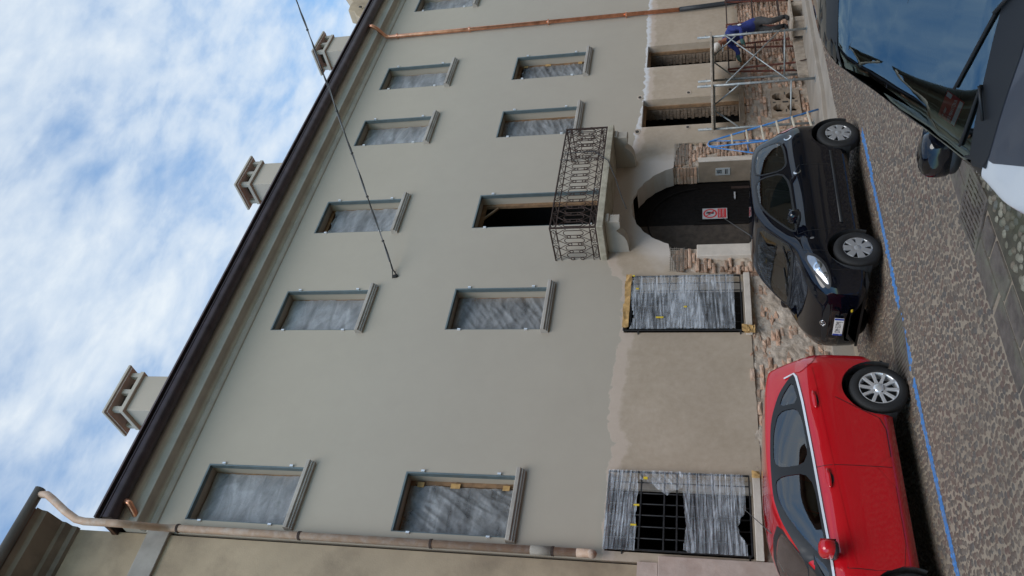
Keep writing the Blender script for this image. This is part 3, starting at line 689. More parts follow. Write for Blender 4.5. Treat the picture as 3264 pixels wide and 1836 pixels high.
# expanded metal lath left showing beside the arch
for (a, b, c, d) in ((10.62, 11.22, 2.66, 2.93), (13.7, 14.38, 2.62, 2.9)):
    mm = MB()
    for xx in np.arange(a, b, .045): mm.bar((xx, -.004, c+random.uniform(-.03, .02)), (xx, -.004, d), .006)
    for zz in np.arange(c, d, .035): mm.bar((a, -.008, zz), (b+random.uniform(-.03, .03), -.008, zz), .006)
    mm.build('wire_lath', M['cement'], palazzo)

# ---- doorway
MB().box(10.95, 11.25, -.055, .47, 0, 2.43).build('door_jamb', M['jamb_face'], palazzo, bevel=.012)
jr = MB().box(13.67, 13.80, -.055, .49, 0, 2.40).build('door_jamb', M['jamb_stone'], palazzo, bevel=.008)
MB().box(13.665, 13.803, -.064, -.052, 0, 2.405).build('jamb_edge', M['jamb_face'], jr)
MB().box(11.0, 11.243, .07, .47, 2.43, 2.97).build('rough_jamb', M['mortar'], palazzo)
MB().box(13.675, 13.9, .07, .49, 2.40, 2.95).build('rough_jamb', M['mortar'], palazzo)
for q in range(7):
    zz = 2.44+q*.07
    for yy in (.08, .29): MB().box(13.655-random.uniform(0, .015), 13.8, yy, yy+.2, zz, zz+.058).build('brick', M['brick'], palazzo)
def arch_poly(x0, x1, r, zb=0.0):
    pts = [(x0, zb), (x1, zb)]
    for i in range(33):
        x = x1+(x0-x1)*i/32; d = x-AC; pts.append((x, AZ+math.sqrt(max(0, r*r-d*d))))
    return pts
door = MB().prism(arch_poly(11.26, 13.66, AR+.03), .52, .57).build('door', M['door_wood'], palazzo)
for i in range(30):
    xa = 12.40+i*.0415
    if xa > 13.62: break
    d = xa+.02-AC; MB().box(xa, xa+.036, .503+.003*(i % 2), .525, 0.02, AZ+.0+min(.0, 0)).build('plank', M['door_wood'], door)
MB().prism(arch_poly(11.27, 12.37, AR+.02, .02), .49, .519).build('dusty_leaf', M['door_dusty'], door)
MB().box(12.36, 12.41, .475, .52, 0, 2.5).build('meeting_rail', M['door_wood'], door)
MB().tube([(AC+1.02*math.cos(a), .50, AZ-.1+1.02*math.sin(a)) for a in np.linspace(0, math.pi, 30)], .022, 6).build('fanlight_arch', M['door_wood'], door, smooth=True)
MB().bar((13.11, .47, 1.69), (13.30, .47, 1.69), .02, .03).bar((13.13, .47, 1.69), (13.13, .51, 1.69), .02).build('handle', M['alloy'], door)
MB().box(13.45, 13.52, .50, .53, .2, 1.75).build('strap', M['rust_iron'], door)
ic = empty('intercom_panel', (13.668, .215, 1.915)); tag(ic, 'grey metal intercom panel set in the right door jamb', 'intercom')
MB().box(-.008, 0, -.095, .095, -.145, .145).build('plate', M['panel_grey'], ic, bevel=.004)
for i in range(4): MB().box(-.014, -.008, -.05, .04, .03+i*.026, .042+i*.026).build('button', M['black_plastic'], ic)
MB().box(-.013, -.008, -.06, .06, -.09, -.075).box(-.013, -.008, -.06, .06, -.06, -.045).build('speaker_slot', M['black_plastic'], ic)

# text as mesh
def text_mesh(s, size, align='CENTER'):
    cu = bpy.data.curves.new('t', 'FONT'); cu.body = s; cu.size = size; cu.align_x = align; cu.align_y = 'CENTER'; cu.extrude = .0006
    o = bpy.data.objects.new('t', cu); C.objects.link(o); dg = bpy.context.evaluated_depsgraph_get(); me = bpy.data.meshes.new_from_object(o.evaluated_get(dg)); bpy.data.objects.remove(o); return me
def text(name, s, size, m, parent, mtx, sx=1):
    me = text_mesh(s, size); me.transform(Matrix.Diagonal((sx, 1, 1, 1))); me.materials.clear(); me.materials.append(m)
    o = bpy.data.objects.new(name, me); C.objects.link(o); o.parent = parent; o.matrix_local = mtx; return o
# wall-facing text: x right, z up, normal -y
def front_mtx(x, y, z): return Matrix(((1, 0, 0, x), (0, 0, -1, y), (0, 1, 0, z), (0, 0, 0, 1)))
sg = empty('prohibition_sign', (12.667, .468, 2.09)); tag(sg, 'white sign with red no-entry circle hung on the dark arched door', 'sign')
MB().box(-.155, .155, -.004, .003, -.24, .24).build('board', M['sign_white_shaded'], sg, bevel=.002)
nn = 40; rg = MB(); vs = []
for rr_ in (.135, .103):
    for q in range(nn): a = 2*math.pi*q/nn; vs.append((math.cos(a)*rr_, -.006, .09+math.sin(a)*rr_))
rg.add(vs, [(q, (q+1) % nn, nn+(q+1) % nn, nn+q) for q in range(nn)]); rg.build('red_ring', M['red_print'], sg, fix=False)
MB().box(-.125, .125, -.0075, -.007, -.012, .012, Matrix.Translation((0, 0, .09)) @ Matrix.Rotation(R(45), 4, 'Y')).build('red_bar', M['red_print'], sg)
MB().prism([(-.01, .02), (.04, .02), (.05, .09), (.055, .16), (.035, .165), (.028, .13), (.018, .175), (.0, .17), (-.006, .12), (-.04, .11), (-.045, .09), (-.012, .085)], -.0065, -.0055).build('hand_symbol', M['black_print'], sg)
MB().box(-.135, .135, -.007, -.005, -.22, -.055).build('red_panel', M['red_print'], sg)
text('lettering', 'VIETATO', .055, M['sign_white_shaded'], sg, front_mtx(0, -.0085, -.10)); text('lettering', "L'ACCESSO", .052, M['sign_white_shaded'], sg, front_mtx(0, -.0085, -.165))

# ---- balcony
BX0, BX1, BY = 10.94, 14.0, -.87
slab = MB()
nx = 40
prof_t = []
for i in range(nx+1):
    x = BX0+(BX1-BX0)*i/nx; j = .012*noise.noise(Vector((x*5, 0, 0)))
    prof_t.append((x, BY+j))
top_ = [(BX0+.0, .03)]+[(BX0+.006*noise.noise(Vector((0, y*6, 2))), y) for y in np.linspace(0, BY, 12)][1:-1]+prof_t+[(BX1, y) for y in np.linspace(BY, 0, 12)][1:-1]+[(BX1, .03)]
bal = slab.prism(top_, 4.065, SLAB_Z, 'z').build('balcony', M['balcony_stone'], palazzo, bevel=.014)
def corbel(xa, xb):
    pr = [(.02, 4.063), (-.80, 4.063), (-.80, 3.99), (-.77, 3.98), (-.77, 3.80), (-.755, 3.785), (-.62, 3.79), (-.585, 3.81), (-.56, 3.86), (-.52, 3.855), (-.46, 3.80), (-.38, 3.73), (-.28, 3.69), (-.15, 3.675), (-.02, 3.67), (.02, 3.64)]
    MB().prism(pr, xa, xb, 'x').build('corbel', M['corbel'], bal, bevel=.006)
corbel(11.16, 11.36); corbel(13.68, 13.88)
# railing
rail = MB(); ZT, ZB = 5.05, 4.205; yr = BY+.035; xa, xb = BX0+.03, BX1-.03
path = [(xa, 0.0), (xa, yr), (xb, yr), (xb, 0.0)]
for z, s in ((ZT, .022), (ZT-.115, .012), (ZB+.115, .012), (ZB, .016)):
    for (p, q) in zip(path[:-1], path[1:]): rail.bar((*p, z), (*q, z), s*1.3, s)
rl = rail.build('railing', M['rust_iron'], bal)
for p in ((xa, yr), (xb, yr)): MB().box(p[0]-.014, p[0]+.014, p[1]-.014, p[1]+.014, SLAB_Z-.01, ZT+.012).build('corner_post', M['rust_iron'], rl)
PITCH = .19
def motif():
    mb = MB(); r = .0088; zm = (ZT+ZB)/2-ZB; hz = .185; hx = .058
    st_ = [(hx*math.cos(a), 0, zm+(hz-hx)+hx*math.sin(a)) for a in np.linspace(0, math.pi, 9)]+[(hx*math.cos(a), 0, zm-(hz-hx)+hx*math.sin(a)) for a in np.linspace(math.pi, 2*math.pi, 9)]
    mb.tube(st_, r, 4, closed=True)
    for s in (-1, 1):
        cc = [(PITCH/2+.03*math.cos(a), 0, zm+s*.092+.034*math.sin(a)) for a in np.linspace(0, 2*math.pi, 11)[:-1]]; mb.tube(cc, r, 4, closed=True)
        zb = zm+s*.115; ze = (ZT-ZB)/2-.115
        for d in (-1, 1):
            pts = [(d*PITCH/2, 0, zm+s*.126), (d*.078, 0, zm+s*.165), (d*.068, .0, zm+s*.19), (d*.05, 0, zm+s*.215), (d*.038, 0, zm+s*.235), (d*.018, 0, zm+s*.262), (0, 0, zm+s*(ze+.002))]
            mb.tube(pts, r*.9, 4)
    return mb.mesh('scroll_panel')
def border():
    mb = MB(); r = .0075; ln = PITCH*2; h = .115
    for z0 in (.0,):
        zc0 = z0+h/2; q = ln/2-.02; rr_ = h/2-.012
        st_ = [(q-rr_+rr_*math.cos(a), 0, zc0+rr_*math.sin(a)) for a in np.linspace(-math.pi/2, math.pi/2, 7)]+[(-q+rr_+rr_*math.cos(a), 0, zc0+rr_*math.sin(a)) for a in np.linspace(math.pi/2, 1.5*math.pi, 7)]
        mb.tube(st_, r, 4, closed=True)
        for s in (-1, 1):
            mb.bar((-q+.04+s*.02, 0, zc0-s*.0-.045), (q-.04+s*.02, 0, zc0+.045), .007); mb.bar((-q+.05+s*.03, 0, zc0+.045), (-q+.14+s*.03, 0, zc0-.045), .005) if s < 0 else mb.bar((q-.16, 0, zc0+.045), (q-.06, 0, zc0-.045), .005)
            c = s*(q-.06); mb.tube([(c+.022, 0, zc0), (c, 0, zc0+.016), (c-.022, 0, zc0), (c, 0, zc0-.016)], .005, 4, closed=True)
    return mb.mesh('border_panel')
mo, bo = motif(), border()
for me in (mo, bo): me.materials.append(M['rust_iron'])
def place(me, nm, x, y, rz, dz=0):
    o = bpy.data.objects.new(nm, me); C.objects.link(o); o.parent = rl; o.location = (x, y, ZB+dz); o.rotation_euler = (0, 0, rz)
nf = 16; pf = (xb-xa)/nf
for i in range(nf): place(mo, 'scroll_panel', xa+pf*(i+.5), yr, 0)
for i in range(nf//2):
    for dz_ in (0, ZT-ZB-.115): place(bo, 'border_panel', xa+pf*2*(i+.5), yr, 0, dz_)
for xs in (xa, xb):
    for i in range(4): place(mo, 'scroll_panel', xs, yr+.03+PITCH*(i+.55), R(90))
    for i in range(2):
        for dz_ in (0, ZT-ZB-.115): place(bo, 'border_panel', xs, yr+.04+PITCH*2*(i+.5), R(90), dz_)
# loose cable hung over the railing
cb = MB().tube([(12.95, yr-.02, 5.07), (12.9, yr-.05, 4.9), (12.93, yr+.04, 4.75), (13.15, yr-.03, 5.0), (13.15, yr-.035, 4.4), (12.8, yr-.06, 4.1), (12.25, BY-.02, 3.92), (11.75, BY+.02, 3.78), (11.5, BY+.1, 3.68)], .009, 6).build('hanging_cable', M['cable'], None, smooth=True)
tag(cb, 'thin black cable looped over the balcony railing and hanging below', 'cable')

# ---- vent block
vt = MB(); vx0, vx1, vz0, vz1 = 15.17, 16.07, .27, .87
cxs = [(vx0+.24, vz0+.155), (vx1-.24, vz0+.155), (vx0+.24, vz1-.155), (vx1-.24, vz1-.155)]
pts = [Vector(q) for q in ((vx0, vz0), (vx1, vz0), (vx1, vz1), (vx0, vz1))]; edges = [(0, 1), (1, 2), (2, 3), (3, 0)]; holes = []
for (a, b) in cxs:
    bs = len(pts); hp = []
    for q in range(20):
        t = 2*math.pi*q/20; rr_ = .135*(1+.14*math.cos(4*t+math.pi)); hp.append(Vector((a+rr_*1.12*math.cos(t), b+rr_*math.sin(t))))
    pts += hp; edges += [(bs+q, bs+(q+1) % 20) for q in range(20)]; holes.append((a, b))
V_, E_, F_, *_r = delaunay_2d_cdt(pts, edges, [[0, 1, 2, 3]], 1, 1e-5)
def kv(f):
    c = sum((V_[i] for i in f), Vector((0, 0)))/3
    return not any(((c.x-a)/1.12)**2+(c.y-b)**2 < .112**2 for a, b in holes)
Fk = [f for f in F_ if kv(f)]
vto = wall_mesh(V_, Fk, -.03, lambda a, b: .14).build('vent_block', M['terracotta'], palazzo)
MB().box(vx0+.02, vx1-.02, .24, .26, vz0-.1, vz1+.1).build('vent_void', M['dark_room'], vto)
for (a, b, ww, hh) in ((15.62, .57, .03, .06), (15.62, .35, .02, .03), (15.62, .8, .02, .03), (15.3, .57, .05, .012), (15.94, .57, .05, .012)): MB().box(a-ww, a+ww, -.0335, -.031, b-hh, b+hh).build('slot', M['dark_room'], vto)

# ---- downpipes
cp = MB().tube([(19.86, -.46, 11.26), (19.86, -.45, 11.18), (19.86, -.36, 11.06), (19.86, -.2, 10.95), (19.86, -.10, 10.86), (19.86, -.085, 10.75), (19.88, -.085, 2.82)], .052, 12).build('downpipe', M['copper'], palazzo, smooth=True)
for zz in (10.55, 8.46, 6.28, 4.22): MB().tube([(19.87, -.085, zz-.02), (19.87, -.085, zz+.02)], .068, 12).box(19.86, 19.88, -.16, 0.0, zz-.012, zz+.012).build('pipe_bracket', M['copper'], cp)
MB().tube([(19.88, -.09, 2.86), (19.9, -.10, 2.3), (19.95, -.10, 1.7), (20.0, -.13, 1.1), (20.05, -.16, .35)], .06, 12).build('flexible_pipe', M['black_pipe'], cp, smooth=True)
MB().tube([(5.32, -.46, 11.27), (5.30, -.44, 11.2), (5.22, -.3, 11.15), (5.12, -.16, 11.10)], .05, 10).build('gutter_outlet', M['copper'], palazzo, smooth=True)

# ---- chimneys
def chimney(x0, label):
    W_, Dp = 1.2, .88; xc, yc = x0+W_/2, 1.0+Dp/2
    o = MB().box(xc-.43, xc+.43, yc-.28, yc+.28, 11.6, 13.74).build('chimney', M['render_grey'], palazzo, bevel=.01)
    MB().box(xc-.50, xc+.50, yc-.345, yc+.345, 13.742, 13.835).build('collar', M['cornice'], o, bevel=.012)
    for dx in (-.42, 0, .42):
        for dy_ in (-.28, .28): MB().box(xc+dx-.05, xc+dx+.05, yc+dy_-.05, yc+dy_+.05, 13.836, 14.03).build('post', M['cornice'], o)
    MB().box(xc-.3, xc+.3, yc-.18, yc+.18, 13.84, 14.02).build('flue', M['dark_room'], o)
    MB().box(xc-.56, xc+.56, yc-.40, yc+.40, 14.031, 14.066).build('cap', M['pink_stone'], o)
    MB().box(xc-.60, xc+.60, yc-.44, yc+.44, 14.067, 14.125).build('cap_slab', M['cornice'], o, bevel=.01)
chimney(7.96, ''); chimney(15.03, ''); chimney(21.42, '')

# ================================================================== NEIGHBOUR AT THE LEFT
nb = empty('neighbour_house', (0, 0, 0)); tag(nb, 'taller old ochre house with stained plaster adjoining the grey building', 'building')
MB().box(-4, 5.0, -.02, 8, 3.23, 12.62).build('wall', M['neighbour'], nb)
MB().box(-4, 5.045, -.075, 0.2, 10.54, 10.93).build('string_course', M['band_stone'], nb, bevel=.01)
MB().box(-4, 5.046, -.03, .3, 2.95, 3.228).build('plaster_band', M['pink_stone'], nb)
xq = 5.13
for i in range(7):
    x0_ = 5.13-(i+1)*1.3; MB().box(x0_+.006, xq-.006, -.085, .25, 0, 2.94).build('plinth_slab', M['pink_stone'], nb, bevel=.008); xq = x0_
ep = [(.0, 12.0), (-.06, 12.02), (-.08, 12.10), (-.2, 12.14), (-.22, 12.20), (-.55, 12.26), (-.58, 12.34), (-.66, 12.38), (.0, 12.55)]
en = MB(); n = len(ep)
for xx in (-4, 5.02): en.v += [(xx, a-.02, b+.22) for a, b in ep]
en.f = [(i, (i+1) % n, (i+1) % n+n, i+n) for i in range(n)]+[tuple(range(n)), tuple(range(2*n-1, n-1, -1))]
en.build('eaves', M['eaves_dark'], nb)
ng = MB().tube([(-4, -.76, 12.66), (5.3, -.76, 12.66)], .085, 12).build('gutter', M['gutter_brown'], nb, smooth=True)
MB().add([(-4, -.8, 12.72), (5.1, -.8, 12.72), (5.1, 4, 14.2), (-4, 4, 14.2)], [(0, 1, 2, 3)]).build('roof', M['roof_tile'], nb)
dp = MB().tube([(5.20, -.76, 12.60), (5.20, -.77, 12.46), (5.12, -.78, 12.30), (4.93, -.78, 11.95), (4.82, -.76, 11.70), (4.80, -.75, 11.55), (4.80, -.75, 11.0), (4.83, -.68, 10.88), (5.0, -.28, 10.66), (5.07, -.12, 10.58), (5.09, -.095, 10.48), (5.09, -.095, 4.05)], .058, 12).build('downpipe', M['painted_pipe'], nb, smooth=True)
MB().tube([(5.09, -.095, 4.06), (5.09, -.1, 3.92), (5.06, -.16, 3.85), (5.03, -.2, 3.82)], .062, 12).build('pipe_shoe', M['painted_pipe'], dp, smooth=True)
for zz in (10.4, 8.3, 6.2, 4.4): MB().tube([(5.09, -.095, zz-.018), (5.09, -.095, zz+.018)], .07, 12).build('pipe_bracket', M['rust_iron'], dp)
MB().tube([(5.09, -.095, 4.42), (5.09, -.095, 4.72)], .064, 12).build('pipe_sleeve', M['cement'], dp, smooth=True)
# curved gable far behind the roof
fg = empty('curved_gable', (0, 4, 0)); tag(fg, 'beige curved church gable rising behind the grey roof at far end', 'gable')
poly = [(28.2, 8), (40, 8), (40, 18.5), (34, 18.3), (32.2, 17.6), (31.0, 16.85), (30.55, 16.5), (30.3, 16.55), (29.85, 16.5), (29.7, 16.2), (29.35, 16.0), (28.95, 15.6), (28.6, 14.6), (28.35, 13)]
MB().prism(poly, 0, .6).build('gable_wall', M['neighbour'], fg, bevel=.03)
MB().tube([(29.9, -.05, 15.9), (29.8, -.12, 15.95), (29.75, -.15, 15.85)], .03, 6).build('iron_hook', M['iron'], fg)
# house across the street (behind the camera, mirrored in the cars)
op = empty('house_opposite', (0, -14.6, 0)); tag(op, 'ochre house across the street mirrored in the car windows', 'building')
MB().box(-12, 30, -6, 0, 0, 8.6).build('wall', M['opposite'], op)
MB().box(-12.2, 30.2, -6.2, .45, 8.6, 8.9).build('eaves', M['roof_tile'], op)
for i in range(13):
    for z0_ in (1.2, 4.8):
        f_ = MB().box(-10+i*3.1, -9+i*3.1, .002, .06, z0_, z0_+1.9).build('window', M['shutter'], op)
        MB().box(-10.1+i*3.1, -8.9+i*3.1, .0, .12, z0_-.12, z0_).build('sill', M['band_stone'], f_)
# ================================================================== CARS
def pchip(xs, ys):
    xs = np.array(xs, float); ys = np.array(ys, float); h = np.diff(xs); d = np.diff(ys)/h; m = np.zeros(len(xs)); m[0] = d[0]; m[-1] = d[-1]
    for i in range(1, len(xs)-1):
        if d[i-1]*d[i] > 0:
            w1, w2 = 2*h[i]+h[i-1], h[i]+2*h[i-1]; m[i] = (w1+w2)/(w1/d[i-1]+w2/d[i])
    def f(x):
        x = np.clip(x, xs[0], xs[-1]); i = np.clip(np.searchsorted(xs, x)-1, 0, len(xs)-2); t = (x-xs[i])/h[i]
        return (1+2*t)*(1-t)**2*ys[i]+t*(1-t)**2*h[i]*m[i]+t*t*(3-2*t)*ys[i+1]+t*t*(t-1)*h[i]*m[i+1]
    return f
def cr(P, k):           # Catmull-Rom through rows of P
    P = np.array(P); out = []; n = len(P)
    for i in range(n-1):
        p0, p1, p2, p3 = P[max(i-1, 0)], P[i], P[i+1], P[min(i+2, n-1)]
        for t in np.linspace(0, 1, k, endpoint=False): out.append(.5*(2*p1+(p2-p0)*t+(2*p0-5*p1+4*p2-p3)*t*t+(3*p1-p0-3*p2+p3)*t**3))
    out.append(P[-1]); return np.array(out)
def inpoly(x, y, poly):
    c = False; n = len(poly)
    for i in range(n):
        (x1, y1), (x2, y2) = poly[i], poly[i-1]
        if (y1 > y) != (y2 > y) and x < (x2-x1)*(y-y1)/(y2-y1)+x1: c = not c
    return c
def offset_poly(poly, d):
    n = len(poly); A = sum(poly[i-1][0]*poly[i][1]-poly[i][0]*poly[i-1][1] for i in range(n)); s = 1 if A > 0 else -1; out = []
    for i in range(n):
        p0, p1, p2 = Vector(poly[i-1]), Vector(poly[i]), Vector(poly[(i+1) % n]); a = (p1-p0).normalized(); b = (p2-p1).normalized()
        na, nb_ = Vector((a.y, -a.x))*s, Vector((b.y, -b.x))*s; m = (na+nb_); k = max(.35, m.length_squared/2)
        out.append(tuple(p1+m*(d/k)))
    return out
def smooth_poly(poly, it=2):
    for _ in range(it):
        n = len(poly); q = []
        for i in range(n):
            a, b = Vector(poly[i]), Vector(poly[(i+1) % n]); q += [tuple(a*.8+b*.2), tuple(a*.2+b*.8)]
        poly = q
    return poly
class Car:
    def __init__(s, S, name, label, paint):
        s.S = S; s.root = empty(name); tag(s.root, label, 'car'); s.paint = paint
        x0, x1 = S['x0'], S['x1']; s.fz = {k: pchip(*S[k]) for k in ('bot', 'belt', 'top', 'hw', 'roof')}
        tt = np.linspace(0, 1, S.get('nst', 96)); xs = x0+(x1-x0)*(.35*tt+.65*(.5-.5*np.cos(np.pi*tt))); s.xs = xs; rings = []
        for x in xs:
            zb, zl, zt, hw, hr = (float(s.fz[k](x)) for k in ('bot', 'belt', 'top', 'hw', 'roof')); zt = max(zt, zl+.012)
            dz = zl-zb; gh = zt-zl; e = min(1, gh/.35)
            # rows: sill, lower, bulge, shoulder, belt, cantrail, roof edge, centre
            yb = hw*.915; rows = [(hw*.88, zb), (hw*.965, zb+dz*.10), (hw*.985, zb+dz*.30), (hw, zb+dz*.60), (hw*.995, zb+dz*.79), (hw*.965, zb+dz*.915), (yb, zl),
                    (yb+(hr-yb)*(.45*e+.2*(1-e)), zl+gh*(.45*e+.35*(1-e))), (hr, zl+gh*(.90*e+.80*(1-e))), (hr*.86, zl+gh*.975), (hr*.5, zl+gh*.995), (0, zt)]
            rings.append(cr(rows, 4))
        rings = np.array(rings); nr = rings.shape[1]; s.nr = nr
        full = np.concatenate([rings, (rings*np.array([-1, 1]))[:, -2::-1]], 1); m = full.shape[1]
        V = np.zeros((len(xs), m, 3)); V[:, :, 0] = xs[:, None]; V[:, :, 1:] = full
        s.V = V.reshape(-1, 3); s.m = m
        F = [(i*m+j, i*m+j+1, (i+1)*m+j+1, (i+1)*m+j) for i in range(len(xs)-1) for j in range(m-1)]
        F += [tuple(range(m-1, -1, -1)), tuple((len(xs)-1)*m+j for j in range(m))]
        s.F = F; s.bvh = BVHTree.FromPolygons([Vector(v) for v in s.V], [tuple(int(i) for i in f) for f in F])
        s.cuts = []
        nm = bpy.data.meshes.new('n'); nm.from_pydata(s.V.tolist(), [], [tuple(int(i) for i in f) for f in F]); s.VN = [Vector(v.normal) for v in nm.vertices]; bpy.data.meshes.remove(nm)
    def hit(s, proj, a, b):
        if proj == 'L': o, d = Vector((a, 3, b)), Vector((0, -1, 0))
        elif proj == 'Rr': o, d = Vector((a, -3, b)), Vector((0, 1, 0))
        elif proj == 'F': o, d = Vector((4, a, b)), Vector((-1, 0, 0))
        elif proj == 'B': o, d = Vector((-4, a, b)), Vector((1, 0, 0))
        else: o, d = Vector((a, b, 4)), Vector((0, 0, -1))
        h = s.bvh.ray_cast(o, d)
        if h[0] is None:
            h = s.bvh.find_nearest(o+d*(3 if proj in 'LRr' else 3.2))
        p, nrm = h[0], h[1]; f = s.F[h[2]]
        if len(f) == 4:
            acc = Vector((0, 0, 0))
            A_, B_, C_, D_ = (Vector(s.V[i]) for i in f); e1_ = (B_-A_); e2_ = (D_-A_)
            u_ = min(1, max(0, (p-A_).dot(e1_)/max(1e-9, e1_.length_squared))); v_ = min(1, max(0, (p-A_).dot(e2_)/max(1e-9, e2_.length_squared)))
            for i, w_ in zip(f, ((1-u_)*(1-v_), u_*(1-v_), u_*v_, (1-u_)*v_)): acc += s.VN[i]*w_
            nrm = acc.normalized()
        if nrm.dot(d) > 0: nrm = -nrm
        return p, nrm
    def patch(s, name, m, proj, poly, off=.004, hole=None, grid=.06, parent=None, smooth=True, cut=False, thick=0):
        n = len(poly); pts = [Vector(p) for p in poly]; ed = [(i, (i+1) % n) for i in range(n)]
        if hole:
            b = n; pts += [Vector(p) for p in hole]; ed += [(b+i, b+(i+1) % len(hole)) for i in range(len(hole))]
        lo = [min(p[i] for p in poly) for i in (0, 1)]; hi = [max(p[i] for p in poly) for i in (0, 1)]; base = list(poly)
        ins = offset_poly(poly, -.35*grid) if n > 2 else poly
        x = lo[0]+grid*.5
        while x < hi[0]:
            y = lo[1]+grid*.5
            while y < hi[1]:
                if inpoly(x, y, ins): pts.append(Vector((x, y)))
                y += grid
            x += grid
        V, E, F, *_ = delaunay_2d_cdt(pts, ed, [list(range(n))], 1, 1e-5)
        if hole:
            F = [f for f in F if not inpoly(*(sum((V[i] for i in f), Vector((0, 0)))/len(f)), hole)]
        mb = MB(); nrms = []
        for v in V:
            p, nrm = s.hit(proj, v.x, v.y); mb.v.append(tuple(p+nrm*off)); nrms.append(nrm)
        mb.f = [tuple(f) for f in F]
        o = mb.build(name, m, parent or s.root, smooth=smooth)
        t0 = o.data.polygons[0]
        if t0.normal.dot(nrms[t0.vertices[0]]) < 0: o.data.flip_normals()
        if not thick: o.data.normals_split_custom_set_from_vertices(nrms)
        if thick:
            k = o.modifiers.new('solid', 'SOLIDIFY'); k.thickness = thick; k.offset = 1
        if cut: s.cuts.append((proj, poly))
        return o
    def ribbon(s, name, m, proj, line, w=.006, off=.002, parent=None, step=.04, closed=False):
        pts = []
        L_ = list(line)+([line[0]] if closed else [])
        for (a, b) in zip(L_[:-1], L_[1:]):
            a, b = Vector(a), Vector(b); k = max(1, int((b-a).length/step))
            pts += [a+(b-a)*i/k for i in range(k)]
        pts.append(Vector(L_[-1])); mb = MB(); n = len(pts)
        for i, p in enumerate(pts):
            d = (pts[min(i+1, n-1)]-pts[max(i-1, 0)]).normalized(); q = Vector((-d.y, d.x))*w/2
            for sg_ in (-1, 1):
                h, nrm = s.hit(proj, *(p+q*sg_)); mb.v.append(tuple(h+nrm*off))
        mb.f = [(2*i, 2*i+1, 2*i+3, 2*i+2) for i in range(n-1)]
        return mb.build(name, m, parent or s.root, smooth=True)
    def body(s):
        V = s.V.copy(); S = s.S; Ra = S['arch']; keep = []
        wh = [(S['ax'][0], S['rw']), (S['ax'][1], S['rw'])]
        inside = np.zeros(len(V), bool)
        for ax, rz in wh:
            d = np.hypot(V[:, 0]-ax, V[:, 2]-rz); inside |= (d < Ra) & (np.abs(V[:, 1]) > .3*S['hw_max'])
        for f in s.F:
            if all(inside[i] for i in f): continue
            c = V[list(f)].mean(0); dead = False
            for proj, poly in s.cuts:
                a, b = {'L': (c[0], c[2]), 'Rr': (c[0], c[2]), 'F': (c[1], c[2]), 'B': (c[1], c[2]), 'T': (c[0], c[1])}[proj]
                if proj == 'L' and c[1] < .2 or proj == 'Rr' and c[1] > -.2 or proj == 'F' and c[0] < 0.0 or proj == 'B' and c[0] > 0: continue
                if proj in 'FB' and c[2] > S['screen_top']: continue
                if inpoly(a, b, poly): dead = True; break
            if not dead: keep.append(f)
        for ax, rz in wh:
            dx, dz = V[:, 0]-ax, V[:, 2]-rz; d = np.hypot(dx, dz); k = (d < Ra) & (np.abs(V[:, 1]) > .3*S['hw_max']) & (d > 1e-4)
            V[k, 0] = ax+dx[k]/d[k]*Ra; V[k, 2] = rz+dz[k]/d[k]*Ra
        mb = MB(); mb.v = [tuple(v) for v in V]; mb.f = [tuple(int(i) for i in f) for f in keep]
        o = mb.build('body', s.paint, s.root, smooth=True)
        if 'upper' in S:
            o.data.materials.append(S['upper'])
            for p in o.data.polygons:
                c = p.center
                if c.x < S['upper_x'] and c.z > float(s.fz['belt'](c.x))+.02: p.material_index = 1
        bm = bmesh.new(); bm.from_mesh(o.data); bmesh.ops.delete(bm, geom=[v for v in bm.verts if not v.link_faces], context='VERTS'); bm.to_mesh(o.data); bm.free()
        # underbody, wheel wells, arches
        hw = S['hw_max']
        MB().box(S['x0']+.15, S['x1']-.15, -hw*.84, hw*.84, S['floor'], S['floor']+.03).build('underbody', M['black_plastic'], s.root)
        for ax, rz in wh:
            for sd in (-1, 1):
                w_ = MB(); aa = np.linspace(R(-25), R(205), 20); n = len(aa)
                for yy in (sd*hw*.985, sd*hw*.55):
                    w_.v += [(ax+math.cos(a)*(Ra+.004), yy, rz+math.sin(a)*(Ra+.004)) for a in aa]
                w_.f = [(i, i+1, n+i+1, n+i) for i in range(n-1)]+[tuple(range(n, 2*n))]
                w_.build('wheel_well', M['interior'], s.root)
        return o
    def seam(s, proj, line, w=.007, name='panel_gap', parent=None): return s.ribbon(name, M['black_print'], proj, line, w, .0022, parent)
    def wheel(s, kind, sgn, ax, rz, ry, steer=0):
        S = s.S; r = rz; tw = .185
        rq = .60 if kind == 'hubcap' else .665; T = [(r*rq, -tw*.5), (r*(rq+.03), -tw*.52), (r*.80, -tw*.53), (r*.93, -tw*.49), (r*.985, -tw*.38), (r, -tw*.2), (r, tw*.2), (r*.985, tw*.38), (r*.93, tw*.49), (r*.80, tw*.53), (r*(rq+.03), tw*.52), (r*rq, tw*.44)]
        # local z = outward
        zs = s.root.scale[2]; Mx = Matrix.Translation((ax, sgn*ry, rz/zs)) @ Matrix.Diagonal((1, 1, 1/zs, 1)) @ Matrix.Rotation(R(-90*sgn), 4, 'X')
        ty = MB().lathe(T, 40, Mx).build('wheel', M['rubber'], s.root, smooth=True)
        rr_ = r*(.615 if kind == 'hubcap' else .68); zf = tw*.36
        MB().lathe([(rr_*1.0, tw*.47), (rr_*.985, tw*.50), (rr_*.94, tw*.47), (rr_*.91, tw*.30), (rr_*.9, -.02)], 40, Mx).build('rim', M[kind], ty, smooth=True)
        MB().lathe([(rr_*.93, -.01), (.001, -.01)], 24, Mx).build('brake_disc', M['interior'], ty)
        ns = 7 if kind == 'hubcap' else 10
